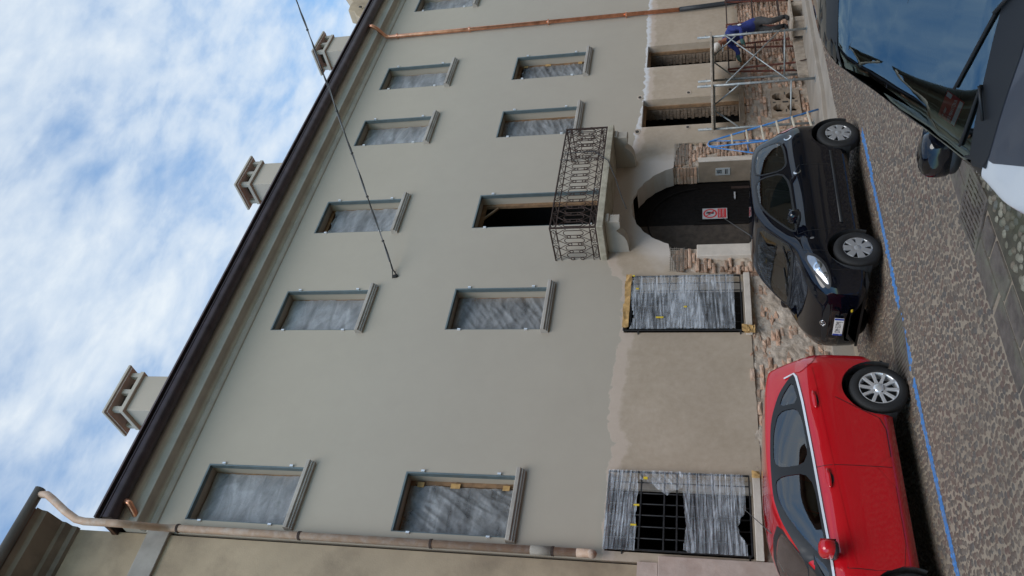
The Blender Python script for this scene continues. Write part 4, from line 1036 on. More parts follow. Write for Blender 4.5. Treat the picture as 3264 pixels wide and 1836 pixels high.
        for i in range(ns):
            a = 2*math.pi*i/ns+.2
            if kind == 'hubcap': pr = [(.03, -.055), (rr_*.45, -.036), (rr_*.93, -.048), (rr_*.93, .048), (rr_*.45, .036), (.03, .055)]; za, zb_ = tw*.46, tw*.34
            else: pr = [(.03, -.03), (rr_*.5, -.017), (rr_*.95, -.020), (rr_*.95, .020), (rr_*.5, .017), (.03, .03)]; za, zb_ = tw*.44, tw*.30
            sp = MB(); sp.prism(pr, zb_, za, 'z'); Mr = Mx @ Matrix.Rotation(a, 4, 'Z'); sp.v = [tuple(Mr @ Vector((p[0], p[1], p[2]+(.012*math.sin(p[0]/rr_*2.2) if kind == 'hubcap' else -.010*math.cos(p[0]/rr_*3))))) for p in sp.v]
            sp.build('spoke', M[kind], ty, bevel=.004)
        MB().lathe([(.001, tw*.53), (.028, tw*.525), (.036, tw*.50), (.055, tw*.48), (.06, tw*.36)], 20, Mx).build('hub', M[kind], ty, smooth=True)
        if kind == 'alloy':
            for i in range(4):
                a = 2*math.pi*i/4+.5; MB().lathe([(.001, tw*.47), (.010, tw*.465), (.012, tw*.40)], 8, Mx @ Matrix.Translation((.052*math.cos(a), .052*math.sin(a), .0))).build('wheel_nut', M['black_plastic'], ty)
        return ty
    def seats(s, xf, xr, zc_, hw):
        S = s.S; it = MB().box(S['x0']+.35, S['x1']-.75, -hw*.9, hw*.9, S['floor']+.05, zc_-.38).build('cabin_floor', M['interior'], s.root)
        for x in (xf, xr):
            for y in (-.34, .34):
                st_ = MB().prism([(x-.1, zc_-.35), (x+.4, zc_-.33), (x+.42, zc_-.2), (x+.02, zc_-.22), (x-.16, zc_+.28), (x-.28, zc_+.28)], y-.22, y+.22, 'y').build('seat', M['interior'], s.root, bevel=.04)
                MB().prism([(x-.26, zc_+.31), (x-.18, zc_+.31), (x-.2, zc_+.48), (x-.29, zc_+.48)], y-.13, y+.13, 'y').build('head_rest', M['interior'], st_, bevel=.03)
        MB().prism([(xf+.55, zc_-.3), (xf+1.0, zc_-.3), (xf+1.05, zc_), (xf+.8, zc_+.02), (xf+.6, zc_-.05)], -hw*.85, hw*.85, 'y').build('dashboard', M['interior'], s.root, bevel=.03)
        MB().tube([(xf+.48+.06*math.cos(a)*.4, .34+.18*math.sin(a), zc_+.0+.17*math.cos(a)) for a in np.linspace(0, 2*math.pi, 24)[:-1]], .014, 8, closed=True).build('steering_wheel', M['black_plastic'], s.root, smooth=True)
    def mirror(s, x, y, z, m, sgn=1, sc_=1.0):
        # rounded mirror housing on a stalk
        def ell(cx, cy, cz, a, b, c, pw=1.0, cutx=None):
            mb = MB(); nu, nv = 14, 10
            for j in range(nv+1):
                for i in range(nu):
                    t = math.pi*j/nv; p = 2*math.pi*i/nu; sx = lambda v: math.copysign(abs(v)**.75, v)
                    X = a*sx(math.cos(t)); Y = b*sx(math.sin(t)*math.cos(p)); Z = c*sx(math.sin(t)*math.sin(p))
                    if cutx is not None: X = max(X, cutx)
                    mb.v.append((cx+X, cy+Y, cz+Z))
            mb.f = [(j*nu+i, j*nu+(i+1) % nu, (j+1)*nu+(i+1) % nu, (j+1)*nu+i) for j in range(nv) for i in range(nu)]; return mb
        yo = y+sgn*.11*sc_
        o = ell(x, yo, z, .075*sc_, .105*sc_, .075*sc_, cutx=-.05*sc_).build('wing_mirror', m, s.root, smooth=True)
        MB().box(x-.053*sc_, x-.051*sc_, yo-.09*sc_, yo+.09*sc_, z-.06*sc_, z+.06*sc_).build('mirror_glass', M['chrome'], o)
        ell(x+.005, yo-sgn*.01, z-.05*sc_, .07*sc_, .095*sc_, .035*sc_).build('mirror_base', M['black_plastic'], o, smooth=True)
        MB().tube([(x+.02, y-sgn*.03, z-.05*sc_), (x+.01, y+sgn*.06, z-.05*sc_)], .028*sc_, 8).build('stalk', M['black_plastic'], o, smooth=True)
    def wipers(s, pts, off=.02):
        for (a, b, c) in pts:
            P = [s.hit('F', *q) for q in (a, b, c)]; P = [p+n*off for p, n in P]
            w_ = MB().tube([P[0], P[1]], .008, 6).build('wiper', M['black_plastic'], s.root, smooth=True)
            mid = P[1]; Q = [s.hit('F', b[0]+(c[0]-b[0])*t, b[1]+(c[1]-b[1])*t) for t in np.linspace(0, 1, 6)]
            MB().tube([p+n*(off*.6) for p, n in Q], .007, 6).build('wiper_blade', M['rubber'], w_, smooth=True)
def both(S): return [(S, 'L'), (S, 'Rr')]

# ---------------------------------------------------------------- small black hatchback
A = Car(dict(x0=-1.56, x1=1.84, ax=(1.17, -1.17), rw=.285, arch=.335, hw_max=.805, floor=.19, screen_top=1.375,
    bot=([-1.56, -1.53, -1.4, -.8, .8, 1.5, 1.78, 1.83, 1.84], [.42, .33, .24, .20, .20, .20, .24, .30, .36]),
    belt=([-1.56, -1.45, -.9, 0, .95, 1.25, 1.6, 1.78, 1.84], [.80, .93, .955, .925, .90, .84, .72, .60, .47]),
    top=([-1.56, -1.52, -1.42, -1.25, -.9, -.3, .15, .45, .75, 1.0, 1.12, 1.4, 1.65, 1.78, 1.84], [.86, .98, 1.20, 1.375, 1.44, 1.468, 1.45, 1.36, 1.18, 1.01, .965, .90, .81, .69, .50]),
    hw=([-1.56, -1.54, -1.48, -1.3, -.9, 0, .9, 1.3, 1.55, 1.7, 1.79, 1.825, 1.84], [.48, .58, .70, .775, .80, .80, .805, .79, .735, .645, .52, .40, .22]),
    roof=([-1.56, -1.3, -.9, 0, .4, .9, 1.1, 1.4, 1.7, 1.84], [.48, .52, .56, .58, .60, .66, .66, .58, .44, .30])),
    'city_car', 'black three-door hatchback parked in front of the arched doorway', M['black_paint'])
A.root.location = (9.454, -2.08, .012); A.root.rotation_euler = (0, 0, math.atan2(.115, -2.38)); A.root.scale = (1, 1, 1.085)
for sgn, pj in ((1, 'L'), (-1, 'Rr')):
    fwin = smooth_poly([(-.42, .985), (.62, .955), (.80, .96), (.55, 1.13), (.28, 1.29), (.05, 1.365), (-.42, 1.385)], 2)
    rwin = smooth_poly([(-1.15, 1.05), (-.94, 1.0), (-.50, .99), (-.50, 1.385), (-.85, 1.375), (-1.12, 1.31)], 2)
    for w_, nm in ((fwin, 'front'), (rwin, 'rear')):
        g_ = A.patch('side_window', M['glass'], pj, w_, .003, cut=True)
        A.patch('window_trim', M['black_plastic'], pj, offset_poly(w_, .022), .004, hole=offset_poly(w_, -.004), parent=g_)
    dr = A.patch('door', M['black_paint'], pj, smooth_poly([(-.48, .30), (.74, .30), (.84, .62), (.83, .91), (-.50, .945)], 1), .0035)
    A.seam(pj, smooth_poly([(-.48, .30), (.74, .30), (.84, .62), (.83, .91), (.84, .94), (-.50, .965)], 1)+[(-.48, .30)], parent=dr)
    A.patch('door_handle', M['chrome'], pj, [(-.36+.045*math.cos(a), .86+.045*math.sin(a)) for a in np.linspace(0, 2*math.pi, 16)[:-1]], .008, parent=dr, hole=[(-.375+.034*math.cos(a), .86+.034*math.sin(a)) for a in np.linspace(0, 2*math.pi, 16)[:-1]], grid=.03)
    A.patch('fuel_cap', M['chrome'], pj, [(-1.17+.05*math.cos(a), .93+.05*math.sin(a)) for a in np.linspace(0, 2*math.pi, 16)[:-1]], .008, hole=[(-1.185+.037*math.cos(a), .935+.037*math.sin(a)) for a in np.linspace(0, 2*math.pi, 16)[:-1]], grid=.03)
    A.patch('side_moulding', M['black_plastic'], pj, [(-.78, .395), (.70, .395), (.70, .435), (-.78, .43)], .009, grid=.05, thick=.004)
    A.patch('side_repeater', M['lamp_glass'], pj, [(.98+.018*math.cos(a), .78+.025*math.sin(a)) for a in np.linspace(0, 2*math.pi, 10)[:-1]], .006, grid=.02)
    hl = A.patch('headlight', M['lamp_glass'], pj, smooth_poly([(1.22, .85), (1.31, .85), (1.48, .775), (1.65, .67), (1.68, .63), (1.60, .63), (1.44, .675), (1.31, .755)], 2), .008, grid=.035)
    A.patch('lamp_bezel', M['black_print'], pj, offset_poly(smooth_poly([(1.18, .86), (1.30, .865), (1.50, .78), (1.68, .665), (1.71, .62), (1.60, .615), (1.42, .66), (1.28, .75)], 2), .010), .005, grid=.035, parent=hl)
    for (cx_, cz_, r_) in ((1.43, .745, .055), (1.57, .675, .036)):
        A.patch('reflector', M['chrome'], pj, [(cx_+r_*math.cos(a), cz_+r_*.85*math.sin(a)) for a in np.linspace(0, 2*math.pi, 18)[:-1]], .012, hole=[(cx_+r_*.55*math.cos(a), cz_+r_*.5*math.sin(a)) for a in np.linspace(0, 2*math.pi, 14)[:-1]], grid=.03, parent=hl)
    A.patch('tail_light', M['red_lens'], pj, smooth_poly([(-1.50, .78), (-1.40, .80), (-1.36, .98), (-1.44, 1.06), (-1.50, 1.0)], 2), .008, grid=.04)
    A.seam(pj, [(1.10, .93), (1.18, .80), (1.22, .62)]); A.seam(pj, [(1.5, .61), (1.52, .45), (1.49, .36)])
ws = smooth_poly([(-.62, 1.01), (-.3, 1.0), (.3, 1.0), (.62, 1.01), (.56, 1.2), (.475, 1.365), (0, 1.385), (-.475, 1.365), (-.56, 1.2)], 1)
g_ = A.patch('windscreen', M['glass'], 'F', ws, .003, cut=True); A.patch('screen_trim', M['black_plastic'], 'F', offset_poly(ws, .02), .004, hole=offset_poly(ws, -.006), parent=g_)
rw_ = smooth_poly([(-.52, 1.03), (.52, 1.03), (.44, 1.31), (-.44, 1.31)], 1)
A.patch('rear_window', M['glass'], 'B', rw_, .003, cut=True)
A.body()
A.seam('T', [(1.05, -.62), (1.12, -.4), (1.15, 0), (1.12, .4), (1.05, .62)], .01)
A.patch('grille', M['black_plastic'], 'F', smooth_poly([(-.36, .60), (.36, .60), (.42, .64), (.16, .675), (-.16, .675), (-.42, .64)], 1), .004, grid=.05)
A.patch('lower_grille', M['black_print'], 'F', smooth_poly([(-.38, .30), (.38, .30), (.34, .41), (-.34, .41)], 1), .004, grid=.05)
A.seam('F', [(-.40, .59), (0, .575), (.40, .59)], .008)
# oval emblem
p_, n_ = A.hit('F', 0, .665); em = MB().tube([(0, .052*math.cos(a), .036*math.sin(a)) for a in np.linspace(0, 2*math.pi, 28)[:-1]], .005, 6, closed=True).tube([(0.001, .019*math.cos(a), .034*math.sin(a)) for a in np.linspace(0, 2*math.pi, 20)[:-1]], .004, 6, closed=True).tube([(.002, .044*math.cos(a), .014+.013*math.sin(a)) for a in np.linspace(0, 2*math.pi, 24)[:-1]], .004, 6, closed=True).build('emblem', M['chrome'], A.root, smooth=True)
em.location = p_+Vector((.012, 0, 0)); em.rotation_euler = (0, R(-25), 0)
# number plate
pl = MB().box(-.004, .004, -.18, .18, -.055, .055).build('number_plate', M['white_print'], A.root, bevel=.002); p_, n_ = A.hit('F', 0, .49); pl.location = p_+Vector((.03, 0, 0)); pl.rotation_euler = (0, R(-6), 0)
def plate_mtx(y, z=0): return Matrix(((0, 0, 1, .0055), (1, 0, 0, y), (0, 1, 0, z), (0, 0, 0, 1)))
MB().box(.0042, .005, -.18, -.145, -.053, .053).build('blue_band', M['blue_print'], pl); MB().box(.0042, .005, .145, .18, -.053, .053).build('blue_band', M['blue_print'], pl)
text('lettering', 'DM\u00b7537MJ', .085, M['black_print'], pl, plate_mtx(0), .66); text('lettering', 'I', .035, M['white_print'], pl, plate_mtx(-.163, -.03))
tow = MB().lathe([(.001, .004), (.02, .003), (.022, 0)], 12, Matrix.Rotation(R(90), 4, 'Y')).build('tow_cover', M['yellow'], A.root); p_, n_ = A.hit('F', .30, .36); tow.location = p_+Vector((.006, 0, 0)); tow.scale = (1, 1.5, .6)
A.wipers([((.1, 1.0), (.30, 1.03), (.52, 1.10)), ((-.35, 1.0), (-.15, 1.025), (.12, 1.07))])
for ax in (1.17, -1.17):
    for sg_ in (1, -1): A.wheel('hubcap', sg_, ax, .298, .70)
A.seats(.05, -.75, .93, .72)
A.mirror(.68, .80, .98, M['black_paint'], 1); A.mirror(.68, -.80, .98, M['black_paint'], -1)
MB().tube([(.20, 0, 1.44), (.14, 0, 1.46), (-.30, 0, 1.86)], [.012, .008, .003], 6).build('aerial', M['black_plastic'], A.root)

# ---------------------------------------------------------------- red five-door hatchback
B = Car(dict(x0=-1.86, x1=2.05, ax=(1.245, -1.245), rw=.305, arch=.36, hw_max=.86, floor=.19, screen_top=1.38, nst=104,
    bot=([-1.86, -1.82, -1.65, -.85, .85, 1.65, 1.98, 2.04, 2.05], [.46, .36, .25, .20, .20, .20, .24, .30, .36]),
    belt=([-1.86, -1.70, -1.2, -.4, .5, 1.0, 1.4, 1.8, 2.0, 2.05], [.88, 1.06, 1.075, 1.02, .955, .93, .88, .75, .62, .56]),
    top=([-1.86, -1.83, -1.77, -1.66, -1.15, -.4, .05, .40, .75, 1.10, 1.25, 1.6, 1.9, 2.05], [.93, 1.07, 1.25, 1.40, 1.46, 1.485, 1.46, 1.37, 1.20, 1.0, .955, .87, .75, .64]),
    hw=([-1.86, -1.84, -1.77, -1.5, -1.1, 0, .9, 1.3, 1.65, 1.9, 2.0, 2.04, 2.05], [.50, .62, .74, .825, .855, .855, .86, .85, .79, .66, .54, .40, .24]),
    roof=([-1.86, -1.5, -1.0, 0, .4, .9, 1.2, 1.6, 2.05], [.50, .55, .59, .60, .62, .68, .70, .62, .35])),
    'red_hatchback', 'bright red five-door hatchback with chrome window strip and alloy wheels', M['red_paint'])
B.root.location = (4.867, -1.81, .012); B.root.rotation_euler = (0, 0, math.atan2(.03, -1.0)); B.root.scale = (1, 1, 1.08)
for sgn, pj in ((1, 'L'), (-1, 'Rr')):
    fwin = smooth_poly([(-.16, 1.045), (.60, .995), (.86, .985), (.64, 1.13), (.38, 1.28), (.12, 1.385), (-.16, 1.40)], 2)
    rwin = smooth_poly([(-1.00, 1.10), (-.26, 1.05), (-.26, 1.405), (-.70, 1.39), (-1.00, 1.32)], 2)
    qwin = smooth_poly([(-1.40, 1.15), (-1.06, 1.11), (-1.06, 1.31), (-1.22, 1.26)], 1)
    twin = smooth_poly([(.90, .985), (1.13, .965), (.72, 1.13)], 1)
    pil = smooth_poly([(-1.50, 1.125), (-1.05, 1.08), (-.4, 1.035), (.6, .972), (1.22, .945), (.95, 1.09), (.62, 1.25), (.36, 1.36), (.08, 1.425), (-.4, 1.43), (-.9, 1.40), (-1.25, 1.30), (-1.45, 1.18)], 2)
    trim = None
    for w_ in (fwin, rwin, qwin, twin):
        g_ = B.patch('side_window', M['glass_dark'], pj, w_, .003, cut=True, grid=.05)
    # black pillars and frames as one trim around the four panes
    n0 = len(pil); pts = [Vector(p) for p in pil]; ed = [(i, (i+1) % n0) for i in range(n0)]
    for w_ in (fwin, rwin, qwin, twin):
        b0 = len(pts); q = offset_poly(w_, -.003); pts += [Vector(p) for p in q]; ed += [(b0+i, b0+(i+1) % len(q)) for i in range(len(q))]
    pts += [Vector((gx_, gz_)) for gx_ in np.arange(-1.5, 1.25, .05) for gz_ in np.arange(.94, 1.44, .05) if inpoly(gx_, gz_, offset_poly(pil, -.012)) and not any(inpoly(gx_, gz_, offset_poly(w_, .008)) for w_ in (fwin, rwin, qwin, twin))]
    V_, E_, F_, *_r = delaunay_2d_cdt(pts, ed, [list(range(n0))], 1, 1e-5); tm = MB()
    for v in V_:
        p, nn_ = B.hit(pj, v.x, v.y); tm.v.append(tuple(p+nn_*.011))
    tm.f = [tuple(f) for f in F_ if not any(inpoly(*(sum((V_[i] for i in f), Vector((0, 0)))/len(f)), w_) for w_ in (fwin, rwin, qwin, twin))]
    tm.build('window_trim', M['black_plastic'], B.root, smooth=True)
    B.ribbon('chrome_strip', M['satin'], pj, [(-1.46, 1.23), (-1.50, 1.13), (-1.44, 1.108), (-1.05, 1.070), (-.4, 1.025), (.3, .983), (.6, .963), (1.20, .936)],   .022, .014)
    fd = B.patch('door', M['red_paint'], pj, smooth_poly([(-.20, .30), (.86, .30), (.95, .5), (.93, .90), (-.21, .99)], 1), .0035)
    rd = B.patch('door', M['red_paint'], pj, smooth_poly([(-.23, .30), (-.80, .30), (-.95, .55), (-1.12, .80), (-1.15, 1.05), (-.24, .995)], 1), .0035)
    B.seam(pj, smooth_poly([(-.20, .30), (.86, .30), (.95, .5), (.93, .91)], 1), parent=fd); B.seam(pj, [(-.215, .30), (-.215, 1.02)], parent=fd)
    B.seam(pj, smooth_poly([(-.23, .295), (-.80, .295), (-.95, .53), (-1.13, .80), (-1.17, 1.06), (-.23, 1.01)], 1)[:-6], parent=rd)
    for (hx_, hz_, dd) in ((-.05, .90, fd), (-1.05, .955, rd)):
        h_ = B.patch('door_handle', M['red_paint'], pj, [(hx_+.115*math.copysign(abs(math.cos(a))**.7, math.cos(a)), hz_+.022*math.sin(a)+.008*math.cos(a)*-1) for a in np.linspace(0, 2*math.pi, 20)[:-1]], .022, grid=.03, parent=dd, thick=.012)
        B.patch('handle_recess', M['black_print'], pj, [(hx_+.07*math.cos(a), hz_-.01+.034*math.sin(a)) for a in np.linspace(0, 2*math.pi, 18)[:-1]], .005, grid=.03, parent=dd)
    B.patch('tail_light', M['red_lens'], pj, smooth_poly([(-1.80, .86), (-1.62, .93), (-1.50, 1.06), (-1.52, 1.12), (-1.66, 1.10), (-1.78, 1.04)], 2), .008, grid=.05)
    B.patch('headlight', M['lamp_glass'], pj, smooth_poly([(1.40, .86), (1.75, .77), (1.93, .64), (1.85, .60), (1.60, .68)], 2), .008, grid=.05)
    B.ribbon('body_crease', M['red_paint'], pj, [(-1.55, .95), (-.9, .90), (0, .83), (.9, .75)], .012, .006)
ws = smooth_poly([(-.66, 1.03), (0, 1.015), (.66, 1.03), (.60, 1.2), (.51, 1.37), (0, 1.395), (-.51, 1.37), (-.60, 1.2)], 1)
g_ = B.patch('windscreen', M['glass'], 'F', ws, .003, cut=True); B.patch('screen_trim', M['black_plastic'], 'F', offset_poly(ws, .02), .004, hole=offset_poly(ws, -.006), parent=g_)
B.patch('rear_window', M['glass_dark'], 'B', smooth_poly([(-.55, 1.12), (.55, 1.12), (.46, 1.36), (-.46, 1.36)], 1), .003, cut=True)
B.body()
B.seam('T', [(-.3, -.52), (-.3, .52)], .004)
B.seam('T', [(1.15, -.66), (1.25, -.3), (1.27, 0), (1.25, .3), (1.15, .66)], .01)
B.patch('grille', M['black_plastic'], 'F', smooth_poly([(-.42, .36), (.42, .36), (.46, .5), (-.46, .5)], 1), .004, grid=.06)
for sg_ in (1, -1): B.patch('roof_gutter', M['black_print'], 'T', [(-1.3, sg_*.545), (.05, sg_*.575), (.05, sg_*.583), (-1.3, sg_*.553)], .002, grid=.1)
for ax in (1.245, -1.245):
    for sg_ in (1, -1): B.wheel('alloy', sg_, ax, .318, .745)
B.seats(.05, -.85, .98, .78)
B.mirror(.80, .84, 1.0, M['red_paint'], 1, 1.15); B.mirror(.80, -.84, 1.0, M['red_paint'], -1, 1.15)
MB().tube([(.30, 0, 1.40), (.22, 0, 1.42), (-.10, 0, 1.72)], [.012, .007, .003], 6).build('aerial', M['black_plastic'], B.root)
#sp_ = MB().prism([(-1.80, 1.385), (-1.45, 1.42), (-1.45, 1.455), (-1.80, 1.41)], -.52, .52, 'y').build('roof_spoiler', M['red_paint'], B.root, bevel=.012)

# ---------------------------------------------------------------- white car by the camera (dark windscreen and roof)
W = Car(dict(x0=-1.5, x1=1.62, ax=(1.02, -.98), rw=.30, arch=.35, hw_max=.80, floor=.2, screen_top=1.52, nst=100, upper=M['black_paint'], upper_x=.96,
    bot=([-1.5, -1.3, -.7, .7, 1.3, 1.62], [.36, .26, .21, .21, .22, .30]),
    belt=([-1.5, -1.3, -.5, .5, .9, 1.15, 1.35, 1.52, 1.62], [.92, .98, .985, .965, .95, .90, .80, .68, .58]),
    top=([-1.5, -1.46, -1.35, -1.1, -.5, -.1, .10, .40, .70, .92, 1.02, 1.25, 1.45, 1.56, 1.62], [1.0, 1.15, 1.40, 1.56, 1.60, 1.595, 1.565, 1.36, 1.15, 1.005, .965, .90, .80, .71, .64]),
    hw=([-1.5, -1.4, -1.0, 0, .8, 1.1, 1.35, 1.52, 1.60, 1.62], [.62, .72, .79, .80, .80, .79, .73, .61, .42, .25]),
    roof=([-1.5, -1.2, -.5, .1, .6, .9, 1.1, 1.35, 1.62], [.55, .58, .60, .60, .665, .70, .70, .60, .38])),
    'white_city_car', 'white car with large dark windscreen and black roof beside the camera', M['white_paint'])
W.root.location = (4.14, -8.93, .012); W.root.rotation_euler = (0, 0, R(180))
ws = smooth_poly([(-.695, 1.0), (-.4, 1.005), (0, 1.01), (.4, 1.005), (.695, 1.0), (.67, 1.12), (.61, 1.40), (.575, 1.525), (0, 1.56), (-.575, 1.525), (-.61, 1.40), (-.67, 1.12)], 1)
W.S['screen_top'] = 1.56
g_ = W.patch('windscreen', M['windscreen'], 'F', ws, .003, cut=True, grid=.05)
W.patch('screen_trim', M['black_plastic'], 'F', offset_poly(ws, .03), .005, hole=offset_poly(ws, -.012), parent=g_, grid=.05)
for sgn, pj in ((1, 'L'), (-1, 'Rr')):
    sw = smooth_poly([(-.75, 1.04), (.55, 1.03), (.72, 1.035), (.45, 1.30), (.12, 1.50), (-.7, 1.52)], 2)
    g2_ = W.patch('side_window', M['glass_dark'], pj, sw, .003, cut=True)
    W.patch('window_trim', M['black_plastic'], pj, offset_poly(sw, .045), .004, hole=offset_poly(sw, -.006), parent=g2_)
    W.seam(pj, smooth_poly([(-.65, .32), (.62, .32), (.68, .6), (.70, .97)], 1))
    W.patch('headlight', M['lamp_glass'], pj, smooth_poly([(1.2, .82), (1.42, .78), (1.5, .62), (1.3, .62)], 2), .008, grid=.05)
W.body()
W.patch('roof_panel', M['black_paint'], 'T', [(-1.15, -.57), (-.5, -.60), (.02, -.60), (.02, .60), (-.5, .60), (-1.15, .57)], .004, grid=.08)
W.patch('bonnet_panel', M['dark_panel'], 'T', smooth_poly([(.98, -.62), (1.24, -.44), (1.30, -.40), (1.30, .40), (1.24, .44), (.98, .62), (.94, .5), (.93, 0), (.94, -.5)], 1), .005, grid=.05)
W.patch('cowl', M['black_plastic'], 'T', smooth_poly([(.90, -.69), (1.0, -.64), (1.0, -.3), (1.02, 0), (1.0, .3), (1.0, .64), (.90, .69), (.88, .4), (.87, 0), (.88, -.4)], 1), .008, grid=.05)
for ax in (1.02, -.98):
    for sg_ in (1, -1): W.wheel('alloy', sg_, ax, .30, .68)
W.seats(-.15, -.85, 1.02, .72)
W.mirror(.50, .80, 1.03, M['black_paint'], 1, 1.25); W.mirror(.50, -.80, 1.03, M['black_paint'], -1, 1.25)
W.wipers([((-.42, 1.0), (-.28, 1.03), (-.62, 1.045)), ((.20, 1.0), (.05, 1.04), (-.36, 1.10)), ((.20, 1.005), (.0, 1.2), (-.02, 1.5))][:2], .022)
# parking permit behind the glass
pt_ = empty('parking_permit', (0, 0, 0)); tag(pt_, 'red and white parking permit card on the white car dashboard', 'permit')
def card():
    wp, wn = W.hit('F', -.50, 1.115); Mw = Matrix.Translation(W.root.location) @ Matrix.Rotation(R(180), 4, 'Z')
    p = Mw @ wp; n_ = (Mw.to_3x3() @ wn).normalized(); p = p-n_*.03
    yv = Vector((0, 0, 1)); yv = (yv-n_*yv.dot(n_)).normalized(); xv = yv.cross(n_); m = Matrix((xv, yv, n_)).transposed().to_4x4(); m.translation = p; return m @ Matrix.Rotation(R(-8), 4, 'Z')
pt_.matrix_world = card()
MB().box(-.075, .075, -.05, .05, -.001, .001).build('card', M['red_print'], pt_)
MB().box(-.068, .068, -.047, -.028, .001, .002).build('white_strip', M['white_print'], pt_); MB().box(.045, .07, .018, .046, .001, .002).build('chip', M['white_print'], pt_)
text('lettering', 'R2 MANTOVA', .024, M['white_print'], pt_, Matrix.Translation((0, -.010, .002)), .8); text('lettering', '+ ster', .022, M['white_print'], pt_, Matrix.Translation((-.035, .025, .002)))
# ================================================================== SITE EQUIPMENT
sf = empty('scaffold_tower', (15.75, -.6, .09)); tag(sf, 'grey steel scaffold tower with plank deck against the wall', 'scaffold')
def loc(p): return (p[0]-15.75, p[1]+.6, p[2]-.09)
PA, PB, PC, PD = (16.86, -1.0), (14.95, -1.0), (16.36, -.2), (14.56, -.2)
for (x, y) in (PA, PB, PC, PD):
    o = MB().tube([loc((x+.02, y, .09)), loc((x, y, 2.40))], .026, 10).build('post', M['scaffold'], sf, smooth=True)
    for zz in (.5, .8, 1.35, 1.8, 2.22): MB().tube([loc((x, y-.02, zz)), loc((x, y-.055, zz))], .009, 6).build('pin', M['scaffold'], o)
    MB().box(*[c for ab in zip(loc((x-.045, y-.06, .09)), loc((x+.085, y+.06, .1))) for c in ab]).build('foot_plate', M['scaffold'], o)
for (a, b) in ((PA, PC), (PB, PD)):
    MB().tube([loc((*a, 2.06)), loc((*b, 2.06))], .022, 8).build('ledger', M['scaffold'], sf, smooth=True)
    for (p, q) in ((a, b), (b, a)):
        m = (p[0]+(q[0]-p[0])*.42, p[1]+(q[1]-p[1])*.42); MB().tube([loc((*m, 2.04)), loc((p[0]+(q[0]-p[0])*.06, p[1]+(q[1]-p[1])*.06, 1.62)), loc((*p, 1.55))], .016, 8).build('knee_brace', M['scaffold'], sf, smooth=True)
    MB().tube([loc((*a, .55)), loc((*b, .55))], .018, 8).build('ledger', M['scaffold'], sf, smooth=True)
MB().tube([loc((16.86, -1.03, 1.82)), loc((14.95, -1.03, .62))], .014, 8).build('cross_brace', M['scaffold'], sf, smooth=True)
MB().tube([loc((16.86, -1.05, .62)), loc((14.95, -1.05, 1.82))], .014, 8).build('cross_brace', M['scaffold'], sf, smooth=True)
for i in range(4):
    y0_ = -1.04+i*.215; MB().box(*[c for ab in zip(loc((14.42+.03*(i % 2), y0_, 2.085)), loc((17.02-.04*(i % 2), y0_+.205, 2.125))) for c in ab]).build('deck_plank', M['plank'], sf, bevel=.005)
# stepladder
ld = empty('stepladder', (13.8, -.6, .02)); tag(ld, 'blue stepladder with cream rungs beside the black car', 'ladder')
def ll(p): return (p[0]-13.8, p[1]+.6, p[2]-.02)
T1, B1, T2, B2 = Vector((14.0, -.32, 2.15)), Vector((14.12, -.85, .1)), Vector((13.80, -.32, 2.15)), Vector((13.32, -.85, .03))
MB().tube([ll(B1), ll(B1.lerp(T1, .5)), ll(T1.lerp(B1, .05)), ll(T1+Vector((-.03, 0, .03))), ll((T1+T2)/2+Vector((0, 0, .05))), ll(T2+Vector((.03, 0, .03))), ll(T2.lerp(B2, .05)), ll(B2.lerp(T2, .5)), ll(B2)], .019, 8).build('front_frame', M['ladder_blue'], ld, smooth=True)
for t in (.1, .24, .38, .52, .66, .8): MB().bar(ll(B1.lerp(T1, t)), ll(B2.lerp(T2, t)), .055, .03).build('rung', M['ladder_rung'], ld, bevel=.004)
R1_, R2_ = Vector((14.16, -.10, .1)), Vector((13.42, -.10, .05))
MB().tube([ll(T1), ll(R1_)], .014, 8).tube([ll(T2), ll(R2_)], .014, 8).tube([ll(T1.lerp(R1_, .35)), ll(T2.lerp(R2_, .35))], .011, 8).tube([ll(T1.lerp(R1_, .75)), ll(T2.lerp(R2_, .75))], .011, 8).build('rear_frame', M['ladder_blue'], ld, smooth=True)
# rusty trestles
mat('rust_red', (.16, .05, .035), .8, metal=.2, var=.4, vscale=14, bump=.3, bscale=80, dirt=(.06, .035, .03), dscale=6)
def trestle(x0, x1, label):
    e = empty('iron_trestle', (x0, -.35, .09)); tag(e, label, 'trestle', 'rusty trestles at the foot of the wall'); w_ = x1-x0
    for yy, s in ((0, -1), (.2, 1)):
        MB().bar((w_, yy, .2), (w_, yy*.3+.05, 1.66), .035, .03).build('leg', M['rust_red'], e); f = MB().bar((0, yy, .2), (0, yy*.3+.05, 1.66), .035, .03).build('leg', M['rust_red'], e)
        for zz in (.42, 1.02, 1.63): MB().bar((0, yy+(yy*.3+.05-yy)*(zz-.2)/1.46, zz), (w_, yy+(yy*.3+.05-yy)*(zz-.2)/1.46, zz), .026).build('rail', M['rust_iron'], f)
        for xx in (0, w_): MB().bar((xx, yy, .22), (xx+s*.10, yy+s*.12, 0), .022).build('foot', M['rust_iron'], f)
trestle(16.62, 17.62, 'rusty iron trestle partly behind the scaffold tower'); trestle(18.55, 19.75, 'rusty iron trestle right of the bending worker')
pk = empty('work_platform', (17.85, -.7, .09)); MB().box(-.5, .5, -.25, .25, .24, .28).build('plank', M['plank'], pk)
for q in (-.33, .33): MB().box(q-.08, q+.08, -.2, .2, 0, .239).build('block', M['plank'], pk)
tag(pk, 'low plank platform under the bending worker', 'platform')
bd = MB().prism([(16.0, -.42), (18.4, -.36), (18.4, -.30), (16.0, -.36)], .09, .30, 'z').build('shuttering_board', M['plank'], None, bevel=.006); tag(bd, 'narrow weathered board standing on edge along the wall foot', 'board')

